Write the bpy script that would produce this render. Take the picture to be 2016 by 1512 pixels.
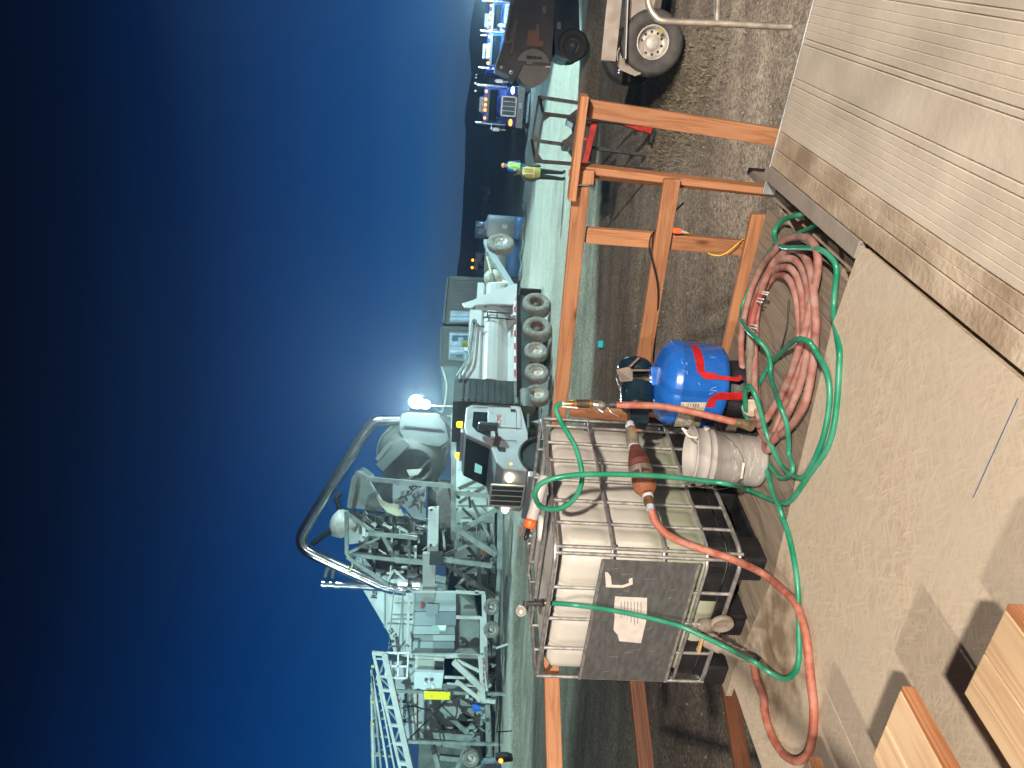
import bpy, bmesh, math, random
from mathutils import Vector, Matrix
random.seed(7)
D = bpy.data
for o in list(D.objects): D.objects.remove(o)
SC = bpy.context.scene
COL = SC.collection
R = math.radians
# ---------------------------------------------------------------- camera (held on its side, as the photograph was)
F = 1456.0; ROLL = 0.06; H = 1.56
PITCH = math.atan((1008-915)/F)
cp, sp = math.cos(PITCH), math.sin(PITCH); cr, sr = math.cos(ROLL), math.sin(ROLL)
Rv = Vector((cr, sr*sp, sr*cp)); Uv = Vector((-sr, cr*sp, cr*cp)); Fv = Vector((0, cp, -sp))
cam = D.cameras.new('camera'); cam.sensor_width = 36; cam.sensor_fit = 'HORIZONTAL'; cam.lens = F/2016*36
cam.clip_start = 0.05; cam.clip_end = 5000
co = D.objects.new('camera', cam); COL.objects.link(co)
m = Matrix.Identity(4)
for i, v in enumerate((-Uv, Rv, -Fv)):
    for k in range(3): m[k][i] = v[k]
m[2][3] = H
co.matrix_world = m
SC.camera = co
# ---------------------------------------------------------------- dusk sky
W = D.worlds.new('World'); SC.world = W; W.use_nodes = True
nt = W.node_tree; nt.nodes.clear()
tc = nt.nodes.new('ShaderNodeTexCoord'); sx = nt.nodes.new('ShaderNodeSeparateXYZ'); rp = nt.nodes.new('ShaderNodeValToRGB')
bg = nt.nodes.new('ShaderNodeBackground'); wo = nt.nodes.new('ShaderNodeOutputWorld')
nt.links.new(tc.outputs['Generated'], sx.inputs[0]); nt.links.new(sx.outputs['Z'], rp.inputs[0])
nt.links.new(rp.outputs[0], bg.inputs[0]); nt.links.new(bg.outputs[0], wo.inputs[0])
stops = [(0.0, (.055, .10, .18)), (.025, (.042, .105, .22)), (.07, (.009, .082, .25)), (.14, (.0014, .050, .195)), (.24, (.0005, .029, .135)), (.34, (.0003, .0135, .066)), (.45, (.0002, .0045, .023)), (.56, (.0001, .0012, .006))]
while len(rp.color_ramp.elements) < len(stops): rp.color_ramp.elements.new(.5)
for e, (p, c) in zip(rp.color_ramp.elements, stops): e.position = p; e.color = (*c, 1)
bg.inputs[1].default_value = 1.0
SC.view_settings.view_transform = 'Standard'; SC.view_settings.look = 'None'
SC.view_settings.exposure = 0; SC.view_settings.gamma = 1
SC.render.engine = 'CYCLES'
# ---------------------------------------------------------------- photograph pixel -> point of the place
O = Vector((0, 0, H))
def ray(x, y): return Fv + Rv*((756-y)/F) + Uv*((1008-x)/F)
def onz(x, y, z=0.0):
    d = ray(x, y); return O + d*((z-H)/d.z)
def at(x, y, Y):
    d = ray(x, y); return O + d*(Y/d.y)
def onpl(x, y, P, n):
    d = ray(x, y); return O + d*((P-O).dot(n)/d.dot(n))
V = Vector
# ---------------------------------------------------------------- lamps
def lamp(name, loc, aim, energy, color, kind='SPOT', size=.12, angle=80, blend=.35):
    l = D.lights.new(name, kind); l.energy = energy; l.color = color
    if kind == 'AREA': l.size = size; l.shape = 'DISK'
    else: l.shadow_soft_size = size
    if kind == 'SPOT': l.spot_size = R(angle); l.spot_blend = blend
    o = D.objects.new(name, l); COL.objects.link(o); o.location = loc
    o.rotation_euler = (V(aim)-V(loc)).to_track_quat('-Z', 'Y').to_euler()
    return o
WARM = (1, .87, .735); COOL = (.60, .97, .95); COOLB = (.36, .80, 1.0)
lamp('deck_flood_and_fill', (1.6, -6.5, 5.0), (.2, 5.5, -1), 8800, WARM, size=.16, angle=120)
lamp('deck_flood_and_fill', (4.5, -3, 5.2), (4.2, 16, -1.85), 15000, WARM, size=.14, angle=36, blend=.7)  # added fill lamp, brightens only the near gravel
lamp('deck_flood_and_fill', (-4.0, -3.4, 4.4), (0.6, 6, -1), 1500, WARM, size=.12, angle=115)
fp = at(825, 791, 36.6)
lamp('plant_floodlight', fp, (8, 24, -1), 4600, COOL, size=.25, angle=150, blend=.5)
lamp('site_floodlight', (24, 22.6, 15), (0, 32, -1.4), 60000, COOL, size=.3, angle=50, blend=.2)
lamp('site_floodlight', (31, 27, 12), (16, 46, 0), 9000, COOLB, size=.3, angle=60, blend=.3)
lamp('yard_floodlight', at(952, -22, 45), (10, 40, 0), 4800, (.42, .78, 1.0), kind='POINT', size=.3)
lamp('site_floodlight', (-26, 15, 17), (-15.5, 39, -.5), 44000, COOL, size=.3, angle=42, blend=.3)
lamp('plant_fill_lamp', (-5.5, 43.5, 3.6), (-7, 47, 0), 900, COOL, kind='POINT', size=.15)  # added lamp, lights the white box behind the frames
# ---------------------------------------------------------------- materials
MATS = {}
def mat(name, col, rough=.6, metal=0, var=.0, vs=8, bump=0, bs=40, col2=None, spec=.5, emit=None, es=1, stretch=None, trans=0, alpha=1, detail=6, contrast=(.35, .65)):
    if name in MATS: return MATS[name]
    M = D.materials.new(name); M.use_nodes = True; n = M.node_tree; b = n.nodes['Principled BSDF']
    b.inputs['Base Color'].default_value = (*col, 1); b.inputs['Roughness'].default_value = rough; b.inputs['Metallic'].default_value = metal
    b.inputs['Specular IOR Level'].default_value = spec
    if trans: b.inputs['Transmission Weight'].default_value = trans
    if emit: b.inputs['Emission Color'].default_value = (*emit, 1); b.inputs['Emission Strength'].default_value = es
    if var or bump or col2:
        t = n.nodes.new('ShaderNodeTexCoord'); mp = n.nodes.new('ShaderNodeMapping')
        n.links.new(t.outputs['Object'], mp.inputs[0])
        if stretch: mp.inputs['Scale'].default_value = stretch
    if var or col2:
        no = n.nodes.new('ShaderNodeTexNoise'); no.inputs['Scale'].default_value = vs; no.inputs['Detail'].default_value = detail
        n.links.new(mp.outputs[0], no.inputs['Vector'])
        r = n.nodes.new('ShaderNodeValToRGB'); r.color_ramp.elements[0].position = contrast[0]; r.color_ramp.elements[1].position = contrast[1]
        c2 = col2 or tuple(min(1, c*(1+var)) for c in col)
        r.color_ramp.elements[0].color = (*[c*(1-var) for c in col], 1) if not col2 else (*col, 1); r.color_ramp.elements[1].color = (*c2, 1)
        n.links.new(no.outputs[0], r.inputs[0]); n.links.new(r.outputs[0], b.inputs['Base Color'])
        rr = n.nodes.new('ShaderNodeMapRange'); rr.inputs[3].default_value = max(0, rough-.12); rr.inputs[4].default_value = min(1, rough+.12)
        n.links.new(no.outputs[0], rr.inputs[0]); n.links.new(rr.outputs[0], b.inputs['Roughness'])
    if bump:
        nb = n.nodes.new('ShaderNodeTexNoise'); nb.inputs['Scale'].default_value = bs; nb.inputs['Detail'].default_value = 5
        n.links.new(mp.outputs[0], nb.inputs['Vector'])
        bp = n.nodes.new('ShaderNodeBump'); bp.inputs['Strength'].default_value = bump; bp.inputs['Distance'].default_value = .01
        n.links.new(nb.outputs[0], bp.inputs['Height']); n.links.new(bp.outputs[0], b.inputs['Normal'])
    MATS[name] = M; return M

def wood_mat(name, c1, c2, axis_vec, scale=1.0, bump=.3, knots=True):
    """grain that runs along axis_vec (world direction; things are not rotated)"""
    if name in MATS: return MATS[name]
    M = D.materials.new(name); M.use_nodes = True; n = M.node_tree; b = n.nodes['Principled BSDF']; b.inputs['Roughness'].default_value = .62
    N, L = n.nodes.new, n.links.new
    t = N('ShaderNodeTexCoord'); mp = N('ShaderNodeMapping')
    a = V(axis_vec).normalized(); q = a.rotation_difference(V((1, 0, 0)))
    mp.vector_type = 'POINT'; mp.inputs['Rotation'].default_value = q.to_euler()
    mp2 = N('ShaderNodeMapping'); mp2.inputs['Scale'].default_value = (1.3*scale, 22*scale, 22*scale)
    oi0 = N('ShaderNodeObjectInfo'); vs_ = N('ShaderNodeVectorMath'); vs_.operation = 'SCALE'; vs_.inputs['Scale'].default_value = 9; L(oi0.outputs['Random'], vs_.inputs[0]); va_ = N('ShaderNodeVectorMath'); va_.operation = 'ADD'; L(t.outputs['Object'], va_.inputs[0]); L(vs_.outputs[0], va_.inputs[1])
    L(va_.outputs[0], mp.inputs[0]); L(mp.outputs[0], mp2.inputs[0])
    w = N('ShaderNodeTexNoise'); w.inputs['Scale'].default_value = 1.0; w.inputs['Detail'].default_value = 3; w.inputs['Distortion'].default_value = .6
    L(mp2.outputs[0], w.inputs['Vector'])
    mth = N('ShaderNodeMath'); mth.operation = 'MULTIPLY'; mth.inputs[1].default_value = 9
    fr = N('ShaderNodeMath'); fr.operation = 'PINGPONG'; fr.inputs[1].default_value = 1
    L(w.outputs[0], mth.inputs[0]); L(mth.outputs[0], fr.inputs[0])
    w2 = N('ShaderNodeTexNoise'); w2.inputs['Scale'].default_value = 1.7; w2.inputs['Detail'].default_value = 5
    L(t.outputs['Object'], w2.inputs['Vector'])
    mx = N('ShaderNodeMix'); mx.data_type = 'RGBA'; mx.inputs['A'].default_value = (*c1, 1); mx.inputs['B'].default_value = (*c2, 1)
    pw = N('ShaderNodeMath'); pw.operation = 'POWER'; pw.inputs[1].default_value = 2.2
    L(fr.outputs[0], pw.inputs[0]); L(pw.outputs[0], mx.inputs['Factor'])
    mx2 = N('ShaderNodeMix'); mx2.data_type = 'RGBA'; mx2.blend_type = 'MULTIPLY'; mx2.inputs['Factor'].default_value = .7
    r2 = N('ShaderNodeValToRGB'); r2.color_ramp.elements[0].position = .3; r2.color_ramp.elements[0].color = (.62, .58, .55, 1); r2.color_ramp.elements[1].position = .7
    L(w2.outputs[0], r2.inputs[0]); L(mx.outputs['Result'], mx2.inputs['A']); L(r2.outputs[0], mx2.inputs['B'])
    last = mx2.outputs['Result']
    if knots:
        vo = N('ShaderNodeTexVoronoi'); vo.inputs['Scale'].default_value = 1.0
        mk = N('ShaderNodeMapping'); mk.inputs['Scale'].default_value = (2.2, 7, 7); L(mp.outputs[0], mk.inputs[0]); L(mk.outputs[0], vo.inputs['Vector'])
        rk = N('ShaderNodeValToRGB'); rk.color_ramp.elements[0].position = .03; rk.color_ramp.elements[0].color = (.35, .25, .2, 1); rk.color_ramp.elements[1].position = .13
        L(vo.outputs['Distance'], rk.inputs[0])
        m3 = N('ShaderNodeMix'); m3.data_type = 'RGBA'; m3.blend_type = 'MULTIPLY'; m3.inputs['Factor'].default_value = 1
        L(last, m3.inputs['A']); L(rk.outputs[0], m3.inputs['B']); last = m3.outputs['Result']
    oi = N('ShaderNodeObjectInfo'); hv = N('ShaderNodeHueSaturation'); mrr = N('ShaderNodeMapRange'); mrr.inputs[3].default_value = .80; mrr.inputs[4].default_value = 1.12
    L(oi.outputs['Random'], mrr.inputs[0]); L(mrr.outputs[0], hv.inputs['Value']); L(last, hv.inputs['Color']); last = hv.outputs[0]
    L(last, b.inputs['Base Color'])
    bp = N('ShaderNodeBump'); bp.inputs['Strength'].default_value = bump; bp.inputs['Distance'].default_value = .003
    L(fr.outputs[0], bp.inputs['Height']); L(bp.outputs[0], b.inputs['Normal'])
    MATS[name] = M; return M

def osb_mat():
    M = D.materials.new('osb_sheet'); M.use_nodes = True; n = M.node_tree; b = n.nodes['Principled BSDF']; b.inputs['Roughness'].default_value = .75
    N, L = n.nodes.new, n.links.new
    t = N('ShaderNodeTexCoord'); base = None; hs = None
    for i, (ang, sc) in enumerate(((.45, (9, 75, 1)), (1.2, (11, 70, 1)), (-.25, (9, 85, 1)))):
        mp = N('ShaderNodeMapping'); mp.inputs['Rotation'].default_value = (0, 0, ang); 
        mp2 = N('ShaderNodeMapping'); mp2.inputs['Scale'].default_value = tuple(k*1.9 for k in sc); mp2.inputs['Location'].default_value = (i*3.1, i*1.7, 0)
        nz = N('ShaderNodeTexNoise'); nz.inputs['Scale'].default_value = 3; nz.inputs['Detail'].default_value = 2
        ad = N('ShaderNodeMixRGB'); ad.inputs[0].default_value = .008
        L(t.outputs['Object'], nz.inputs['Vector']); L(t.outputs['Object'], ad.inputs[1]); L(nz.outputs['Color'], ad.inputs[2])
        vo = N('ShaderNodeTexVoronoi'); vo.inputs['Scale'].default_value = 1.0; vo.inputs['Randomness'].default_value = 1
        L(ad.outputs[0], mp.inputs[0]); L(mp.outputs[0], mp2.inputs[0]); L(mp2.outputs[0], vo.inputs['Vector'])
        bw = N('ShaderNodeRGBToBW'); L(vo.outputs['Color'], bw.inputs[0])
        if base is None: base = bw.outputs[0]
        else:
            mm = N('ShaderNodeMath'); mm.operation = 'MAXIMUM'; L(base, mm.inputs[0]); L(bw.outputs[0], mm.inputs[1]); base = mm.outputs[0]
    dv = N('ShaderNodeMath'); dv.operation = 'DIVIDE'; dv.inputs[1].default_value = 1; L(base, dv.inputs[0])
    r = N('ShaderNodeValToRGB'); e = r.color_ramp.elements
    e[0].position = .42; e[0].color = (.43, .35, .26, 1); e[1].position = .98; e[1].color = (.63, .535, .41, 1)
    L(dv.outputs[0], r.inputs[0])
    d = N('ShaderNodeTexNoise'); d.inputs['Scale'].default_value = 1.6; d.inputs['Detail'].default_value = 8; d.inputs['Roughness'].default_value = .65; L(t.outputs['Object'], d.inputs['Vector'])
    rd = N('ShaderNodeValToRGB'); rd.color_ramp.elements[0].position = .35; rd.color_ramp.elements[0].color = (0, 0, 0, 1); rd.color_ramp.elements[1].position = .6; rd.color_ramp.elements[1].color = (.6, .6, .6, 1)
    L(d.outputs[0], rd.inputs[0])
    mx = N('ShaderNodeMix'); mx.data_type = 'RGBA'; L(rd.outputs[0], mx.inputs['Factor']); L(r.outputs[0], mx.inputs['A']); mx.inputs['B'].default_value = (.50, .44, .355, 1)
    # dark oily stain on the sheet near the valve
    geo = N('ShaderNodeNewGeometry'); ds = N('ShaderNodeVectorMath'); ds.operation = 'DISTANCE'; ds.inputs[1].default_value = onz(1528, 1262, .014); L(geo.outputs['Position'], ds.inputs[0])
    sn = N('ShaderNodeTexNoise'); sn.inputs['Scale'].default_value = 9; sn.inputs['Detail'].default_value = 6; L(geo.outputs['Position'], sn.inputs['Vector'])
    sm_ = N('ShaderNodeMath'); sm_.operation = 'MULTIPLY_ADD'; sm_.inputs[1].default_value = .9; L(sn.outputs[0], sm_.inputs[0]); L(ds.outputs['Value'], sm_.inputs[2])
    sr_ = N('ShaderNodeValToRGB'); sr_.color_ramp.elements[0].position = .52; sr_.color_ramp.elements[0].color = (.85, .85, .85, 1); sr_.color_ramp.elements[1].position = .86; sr_.color_ramp.elements[1].color = (0, 0, 0, 1); L(sm_.outputs[0], sr_.inputs[0])
    ms = N('ShaderNodeMix'); ms.data_type = 'RGBA'; L(sr_.outputs[0], ms.inputs['Factor']); L(mx.outputs['Result'], ms.inputs['A']); ms.inputs['B'].default_value = (.15, .10, .055, 1)
    L(ms.outputs['Result'], b.inputs['Base Color'])
    bp = N('ShaderNodeBump'); bp.inputs['Strength'].default_value = .12; bp.inputs['Distance'].default_value = .001; L(dv.outputs[0], bp.inputs['Height']); L(bp.outputs[0], b.inputs['Normal'])
    return M

def gravel_mat():
    M = D.materials.new('gravel'); M.use_nodes = True; n = M.node_tree; b = n.nodes['Principled BSDF']; b.inputs['Roughness'].default_value = .95; b.inputs['Specular IOR Level'].default_value = .15
    N, L = n.nodes.new, n.links.new
    t = N('ShaderNodeTexCoord')
    vo = N('ShaderNodeTexVoronoi'); vo.inputs['Scale'].default_value = 26; L(t.outputs['Object'], vo.inputs['Vector'])
    vo2 = N('ShaderNodeTexVoronoi'); vo2.inputs['Scale'].default_value = 70; L(t.outputs['Object'], vo2.inputs['Vector'])
    n1 = N('ShaderNodeTexNoise'); n1.inputs['Scale'].default_value = .35; n1.inputs['Detail'].default_value = 9; n1.inputs['Roughness'].default_value = .7; L(t.outputs['Object'], n1.inputs['Vector'])
    bw = N('ShaderNodeRGBToBW'); L(vo.outputs['Color'], bw.inputs[0]); bw2 = N('ShaderNodeRGBToBW'); L(vo2.outputs['Color'], bw2.inputs[0])
    ad = N('ShaderNodeMath'); ad.operation = 'ADD'; L(bw.outputs[0], ad.inputs[0]); L(bw2.outputs[0], ad.inputs[1])
    r = N('ShaderNodeValToRGB'); e = r.color_ramp.elements; e[0].position = .25; e[0].color = (.17, .155, .135, 1); e[1].position = .95; e[1].color = (.60, .57, .52, 1)
    hf = N('ShaderNodeMath'); hf.operation = 'MULTIPLY'; hf.inputs[1].default_value = .5; L(ad.outputs[0], hf.inputs[0]); L(hf.outputs[0], r.inputs[0])
    r1 = N('ShaderNodeValToRGB'); r1.color_ramp.elements[0].position = .38; r1.color_ramp.elements[0].color = (.66, .61, .56, 1); r1.color_ramp.elements[1].position = .62; r1.color_ramp.elements[1].color = (1.1, 1.05, 1, 1)
    L(n1.outputs[0], r1.inputs[0])
    mx = N('ShaderNodeMix'); mx.data_type = 'RGBA'; mx.blend_type = 'MULTIPLY'; mx.inputs['Factor'].default_value = 1
    L(r.outputs[0], mx.inputs['A'])
    mt_ = N('ShaderNodeMapping'); mt_.inputs['Scale'].default_value = (.16, 1.5, 1); mt_.inputs['Rotation'].default_value = (0, 0, .25); L(t.outputs['Object'], mt_.inputs[0])
    nt_ = N('ShaderNodeTexNoise'); nt_.inputs['Scale'].default_value = 1; nt_.inputs['Detail'].default_value = 4; L(mt_.outputs[0], nt_.inputs['Vector'])
    rt_ = N('ShaderNodeValToRGB'); rt_.color_ramp.elements[0].position = .38; rt_.color_ramp.elements[0].color = (.80, .79, .77, 1); rt_.color_ramp.elements[1].position = .62; rt_.color_ramp.elements[1].color = (1.10, 1.08, 1.05, 1); L(nt_.outputs[0], rt_.inputs[0])
    mt2 = N('ShaderNodeMix'); mt2.data_type = 'RGBA'; mt2.blend_type = 'MULTIPLY'; mt2.inputs['Factor'].default_value = 1; L(r1.outputs[0], mt2.inputs['A']); L(rt_.outputs[0], mt2.inputs['B']); L(mt2.outputs['Result'], mx.inputs['B'])
    # the raised pad is coloured paler to read as brightly floodlit
    sz = N('ShaderNodeSeparateXYZ'); L(t.outputs['Object'], sz.inputs[0]); mr = N('ShaderNodeMapRange'); mr.inputs[1].default_value = -1.62; mr.inputs[2].default_value = -1.48; L(sz.outputs['Z'], mr.inputs[0])
    m2 = N('ShaderNodeMix'); m2.data_type = 'RGBA'; L(mr.outputs[0], m2.inputs['Factor']); L(mx.outputs['Result'], m2.inputs['A'])
    m3 = N('ShaderNodeMix'); m3.data_type = 'RGBA'; m3.inputs['Factor'].default_value = .5; L(mx.outputs['Result'], m3.inputs['A']); m3.inputs['B'].default_value = (.70, .68, .62, 1); L(m3.outputs['Result'], m2.inputs['B'])
    ng = N('ShaderNodeTexNoise'); ng.inputs['Scale'].default_value = 4.5; ng.inputs['Detail'].default_value = 11; ng.inputs['Roughness'].default_value = .88; L(t.outputs['Object'], ng.inputs['Vector'])
    rg_ = N('ShaderNodeValToRGB'); rg_.color_ramp.elements[0].position = .36; rg_.color_ramp.elements[0].color = (.70, .69, .68, 1); rg_.color_ramp.elements[1].position = .60; rg_.color_ramp.elements[1].color = (1.12, 1.12, 1.1, 1); L(ng.outputs[0], rg_.inputs[0])
    m5 = N('ShaderNodeMix'); m5.data_type = 'RGBA'; m5.blend_type = 'MULTIPLY'; m5.inputs['Factor'].default_value = 1; L(m2.outputs['Result'], m5.inputs['A']); L(rg_.outputs[0], m5.inputs['B'])
    L(m5.outputs['Result'], b.inputs['Base Color'])
    bp = N('ShaderNodeBump'); bp.inputs['Strength'].default_value = .9; bp.inputs['Distance'].default_value = .025; L(ad.outputs[0], bp.inputs['Height'])
    L(bp.outputs[0], b.inputs['Normal'])
    return M

# ---------------------------------------------------------------- mesh builder
class MB:
    def __init__(s): s.v = []; s.f = []; s.sm = []
    def add(s, vs, fs, smooth=False):
        k = len(s.v); s.v += [V(p) for p in vs]; s.f += [tuple(i+k for i in f) for f in fs]; s.sm += [smooth]*len(fs); return s
    def hexa(s, p):   # 8 points: bottom 4 then top 4
        return s.add(p, [(3, 2, 1, 0), (4, 5, 6, 7), (0, 1, 5, 4), (1, 2, 6, 5), (2, 3, 7, 6), (3, 0, 4, 7)])
    def box(s, c, sx, sy, sz, ax=None):
        X, Y, Z = ax or (V((1, 0, 0)), V((0, 1, 0)), V((0, 0, 1))); c = V(c)
        P = [c+X*(a*sx/2)+Y*(b*sy/2)+Z*(d*sz/2) for d in (-1, 1) for a, b in ((-1, -1), (1, -1), (1, 1), (-1, 1))]
        return s.hexa(P)
    def beam(s, p0, p1, w, t, up=(0, 0, 1)):
        """rectangular bar p0->p1, w across (perp to up), t along up"""
        p0, p1 = V(p0), V(p1); a = (p1-p0).normalized(); up = V(up)
        sd = a.cross(up)
        if sd.length < 1e-4: sd = a.cross(V((1, 0, 0)))
        sd.normalize(); u = sd.cross(a).normalized()
        P = [p+sd*(i*w/2)+u*(j*t/2) for p in (p0, p1) for i, j in ((-1, -1), (1, -1), (1, 1), (-1, 1))]
        return s.hexa(P)
    def cyl(s, p0, p1, r0, r1=None, seg=16, caps=True, smooth=True):
        p0, p1 = V(p0), V(p1); r1 = r0 if r1 is None else r1; a = (p1-p0).normalized()
        u = a.orthogonal().normalized(); w = a.cross(u)
        vs = [p+(u*math.cos(2*math.pi*i/seg)+w*math.sin(2*math.pi*i/seg))*r for p, r in ((p0, r0), (p1, r1)) for i in range(seg)]
        s.add(vs, [(i, (i+1) % seg, (i+1) % seg+seg, i+seg) for i in range(seg)], smooth)
        if caps: s.add(vs[:seg], [tuple(range(seg))[::-1]]); s.add(vs[seg:], [tuple(range(seg))])
        return s
    def lathe(s, c, axis, prof, seg=28, smooth=True, ref=None):
        """prof: (radius, distance along axis)"""
        c, a = V(c), V(axis).normalized(); u = (V(ref) if ref else a.orthogonal()); u = (u-a*u.dot(a)).normalized(); w = a.cross(u); vs = []; fs = []
        for r, h in prof: vs += [c+a*h+(u*math.cos(2*math.pi*i/seg)+w*math.sin(2*math.pi*i/seg))*max(r, 1e-4) for i in range(seg)]
        for k in range(len(prof)-1):
            for i in range(seg): fs.append((k*seg+i, k*seg+(i+1) % seg, (k+1)*seg+(i+1) % seg, (k+1)*seg+i))
        return s.add(vs, fs, smooth)
    def tube(s, pts, r, seg=10, sub=6, closed=False, smooth_path=True, radii=None):
        pts = [V(p) for p in pts]
        if smooth_path and len(pts) > 2: pts = catmull(pts, sub, closed)
        n = len(pts); vs = []; fs = []; pu = None
        for i, p in enumerate(pts):
            if closed: t = pts[(i+1) % n]-pts[i-1]
            else: t = pts[min(i+1, n-1)]-pts[max(i-1, 0)]
            if t.length < 1e-9: t = V((0, 0, 1))
            t.normalize()
            u = t.orthogonal().normalized() if pu is None else (pu-t*pu.dot(t)).normalized()
            pu = u; w = t.cross(u)
            rr = r if not radii else radii[min(len(radii)-1, int(i*len(radii)/n))]
            vs += [p+(u*math.cos(2*math.pi*k/seg)+w*math.sin(2*math.pi*k/seg))*rr for k in range(seg)]
        for i in range(n if closed else n-1):
            j = (i+1) % n
            for k in range(seg): fs.append((i*seg+k, i*seg+(k+1) % seg, j*seg+(k+1) % seg, j*seg+k))
        s.add(vs, fs, True)
        if not closed:
            s.add(vs[:seg], [tuple(range(seg))[::-1]]); s.add(vs[-seg:], [tuple(range(seg))])
        return s
    def prism(s, poly, d, smooth=False):
        """planar polygon (points) extruded by vector d"""
        poly = [V(p) for p in poly]; d = V(d); n = len(poly)
        s.add(poly+[p+d for p in poly], [tuple(range(n))[::-1], tuple(range(n, 2*n))]+[(i, (i+1) % n, (i+1) % n+n, i+n) for i in range(n)], smooth)
        return s
    def sphere(s, c, r, seg=14, rings=8, sc=(1, 1, 1)):
        vs = []; fs = []; c = V(c)
        for j in range(rings+1):
            th = math.pi*j/rings
            for i in range(seg):
                ph = 2*math.pi*i/seg; vs.append(c+V((r*sc[0]*math.sin(th)*math.cos(ph), r*sc[1]*math.sin(th)*math.sin(ph), r*sc[2]*math.cos(th))))
        for j in range(rings):
            for i in range(seg): fs.append((j*seg+i, (j+1)*seg+i, (j+1)*seg+(i+1) % seg, j*seg+(i+1) % seg))
        return s.add(vs, fs, True)
def catmull(p, sub=6, closed=False):
    out = []; n = len(p); rng = range(n) if closed else range(n-1)
    for i in rng:
        a = p[i-1] if (closed or i > 0) else p[0]*2-p[1]; b = p[i]; c = p[(i+1) % n]
        d = p[(i+2) % n] if (closed or i+2 < n) else c*2-b
        for k in range(sub):
            t = k/sub
            out.append(.5*((2*b)+(c-a)*t+(2*a-5*b+4*c-d)*t*t+(3*b-a-3*c+d)*t**3))
    if not closed: out.append(p[-1])
    return out
ORG = {}
def thing(name, loc, label, cat, group=None, rotz=0):
    o = D.objects.new(name, None); COL.objects.link(o); o.location = loc; o.rotation_euler = (0, 0, rotz)
    o.empty_display_size = .1; o['label'] = label; o['category'] = cat
    if group: o['group'] = group
    ORG[o] = V(loc); return o
def local(t): ORG[t] = V((0, 0, 0)); return t
def tag(o, label=None, cat=None, group=None, kind=None):
    for k, v in (('label', label), ('category', cat), ('group', group), ('kind', kind)):
        if v: o[k] = v
    return o
SPLIT = {'mud_splashes', 'pale_tape_rings', 'cable_runs', 'panel_gap', 'weld_clamps', 'scratches', 'white_tape', 'pipework', 'conduits', 'running_gear', 'gearbox_parts', 'gate_mechanism', 'hand_holes', 'grey_stickers', 'dials', 'bolts', 'girder_holes', 'reflector', 'wheels', 'air_bags', 'hydraulic_lines', 'yellow_caps', 'pin_bosses', 'box_details', 'red_marks', 'white_marks', 'drawbar_frame', 'strut_frame', 'chalk_marks', 'hanging_cables', 'cable', 'stack_hose', 'pallet', 'fuel_tank_and_steps', 'side_gear', 'tarp_arm', 'housing_seam', 'shell_seam', 'chords', 'rungs', 'lacing', 'duct_lamps', 'ribs', 'handle_ear', 'plate_rim', 'siding_ribs'}
SINGLE = {'mud_splashes': 'mud_splash', 'pale_tape_rings': 'pale_tape_ring', 'cable_runs': 'cable', 'weld_clamps': 'weld_clamp', 'scratches': 'scratch', 'pipework': 'pipe', 'conduits': 'conduit', 'gearbox_parts': 'gearbox_part', 'hand_holes': 'hand_hole', 'grey_stickers': 'grey_sticker', 'dials': 'dial', 'bolts': 'bolt', 'girder_holes': 'girder_hole', 'wheels': 'wheel', 'air_bags': 'air_bag', 'hydraulic_lines': 'hydraulic_line', 'yellow_caps': 'yellow_cap', 'pin_bosses': 'pin_boss', 'box_details': 'box_detail', 'red_marks': 'red_mark', 'white_marks': 'white_mark', 'drawbar_frame': 'frame_member', 'strut_frame': 'strut', 'chalk_marks': 'chalk_mark', 'hanging_cables': 'hanging_cable', 'pallet': 'pallet_block', 'fuel_tank_and_steps': 'step', 'chords': 'chord', 'rungs': 'rung', 'ribs': 'rib', 'siding_ribs': 'siding_rib'}
def pieces(mb):
    key = {}; par = {}
    def find(a):
        while par[a] != a: par[a] = par[par[a]]; a = par[a]
        return a
    ids = []
    for p in mb.v:
        k = (round(p.x, 4), round(p.y, 4), round(p.z, 4)); key.setdefault(k, len(key)); ids.append(key[k])
    for i in ids: par.setdefault(i, i)
    for f in mb.f:
        for a in f[1:]:
            x, y = find(ids[f[0]]), find(ids[a])
            if x != y: par[x] = y
    out = {}
    for f, sm in zip(mb.f, mb.sm):
        r = find(ids[f[0]]); o = out.setdefault(r, (MB(), {})); g = []
        for a in f:
            if a not in o[1]: o[1][a] = len(o[0].v); o[0].v.append(mb.v[a])
            g.append(o[1][a])
        o[0].f.append(tuple(g)); o[0].sm.append(sm)
    return [o[0] for o in out.values()]
def ob(name, mb, mt, parent=None, bevel=0, origin=None, seg=2):
    if name in SPLIT and parent:
        r = None
        for p in pieces(mb): r = ob1(SINGLE.get(name, name), p, mt, parent, bevel, origin, seg)
        return r
    return ob1(SINGLE.get(name, name), mb, mt, parent, bevel, origin, seg)
def ob1(name, mb, mt, parent=None, bevel=0, origin=None, seg=2):
    org = ORG[parent] if parent else (V(origin) if origin is not None else sum((V(p) for p in mb.v), V())/max(1, len(mb.v)))
    me = D.meshes.new(name); me.from_pydata([tuple(p-org) for p in mb.v], [], mb.f)
    me.polygons.foreach_set('use_smooth', mb.sm)
    bm = bmesh.new(); bm.from_mesh(me); bmesh.ops.recalc_face_normals(bm, faces=bm.faces); bm.to_mesh(me); bm.free()
    me.materials.append(mt); me.update()
    o = D.objects.new(name, me); COL.objects.link(o)
    if parent: o.parent = parent; ORG[o] = org
    else: o.location = org; ORG[o] = org
    if bevel:
        b = o.modifiers.new('bevel', 'BEVEL'); b.width = bevel; b.segments = seg; b.limit_method = 'ANGLE'; b.angle_limit = R(40); b.harden_normals = False
    return o
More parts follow.
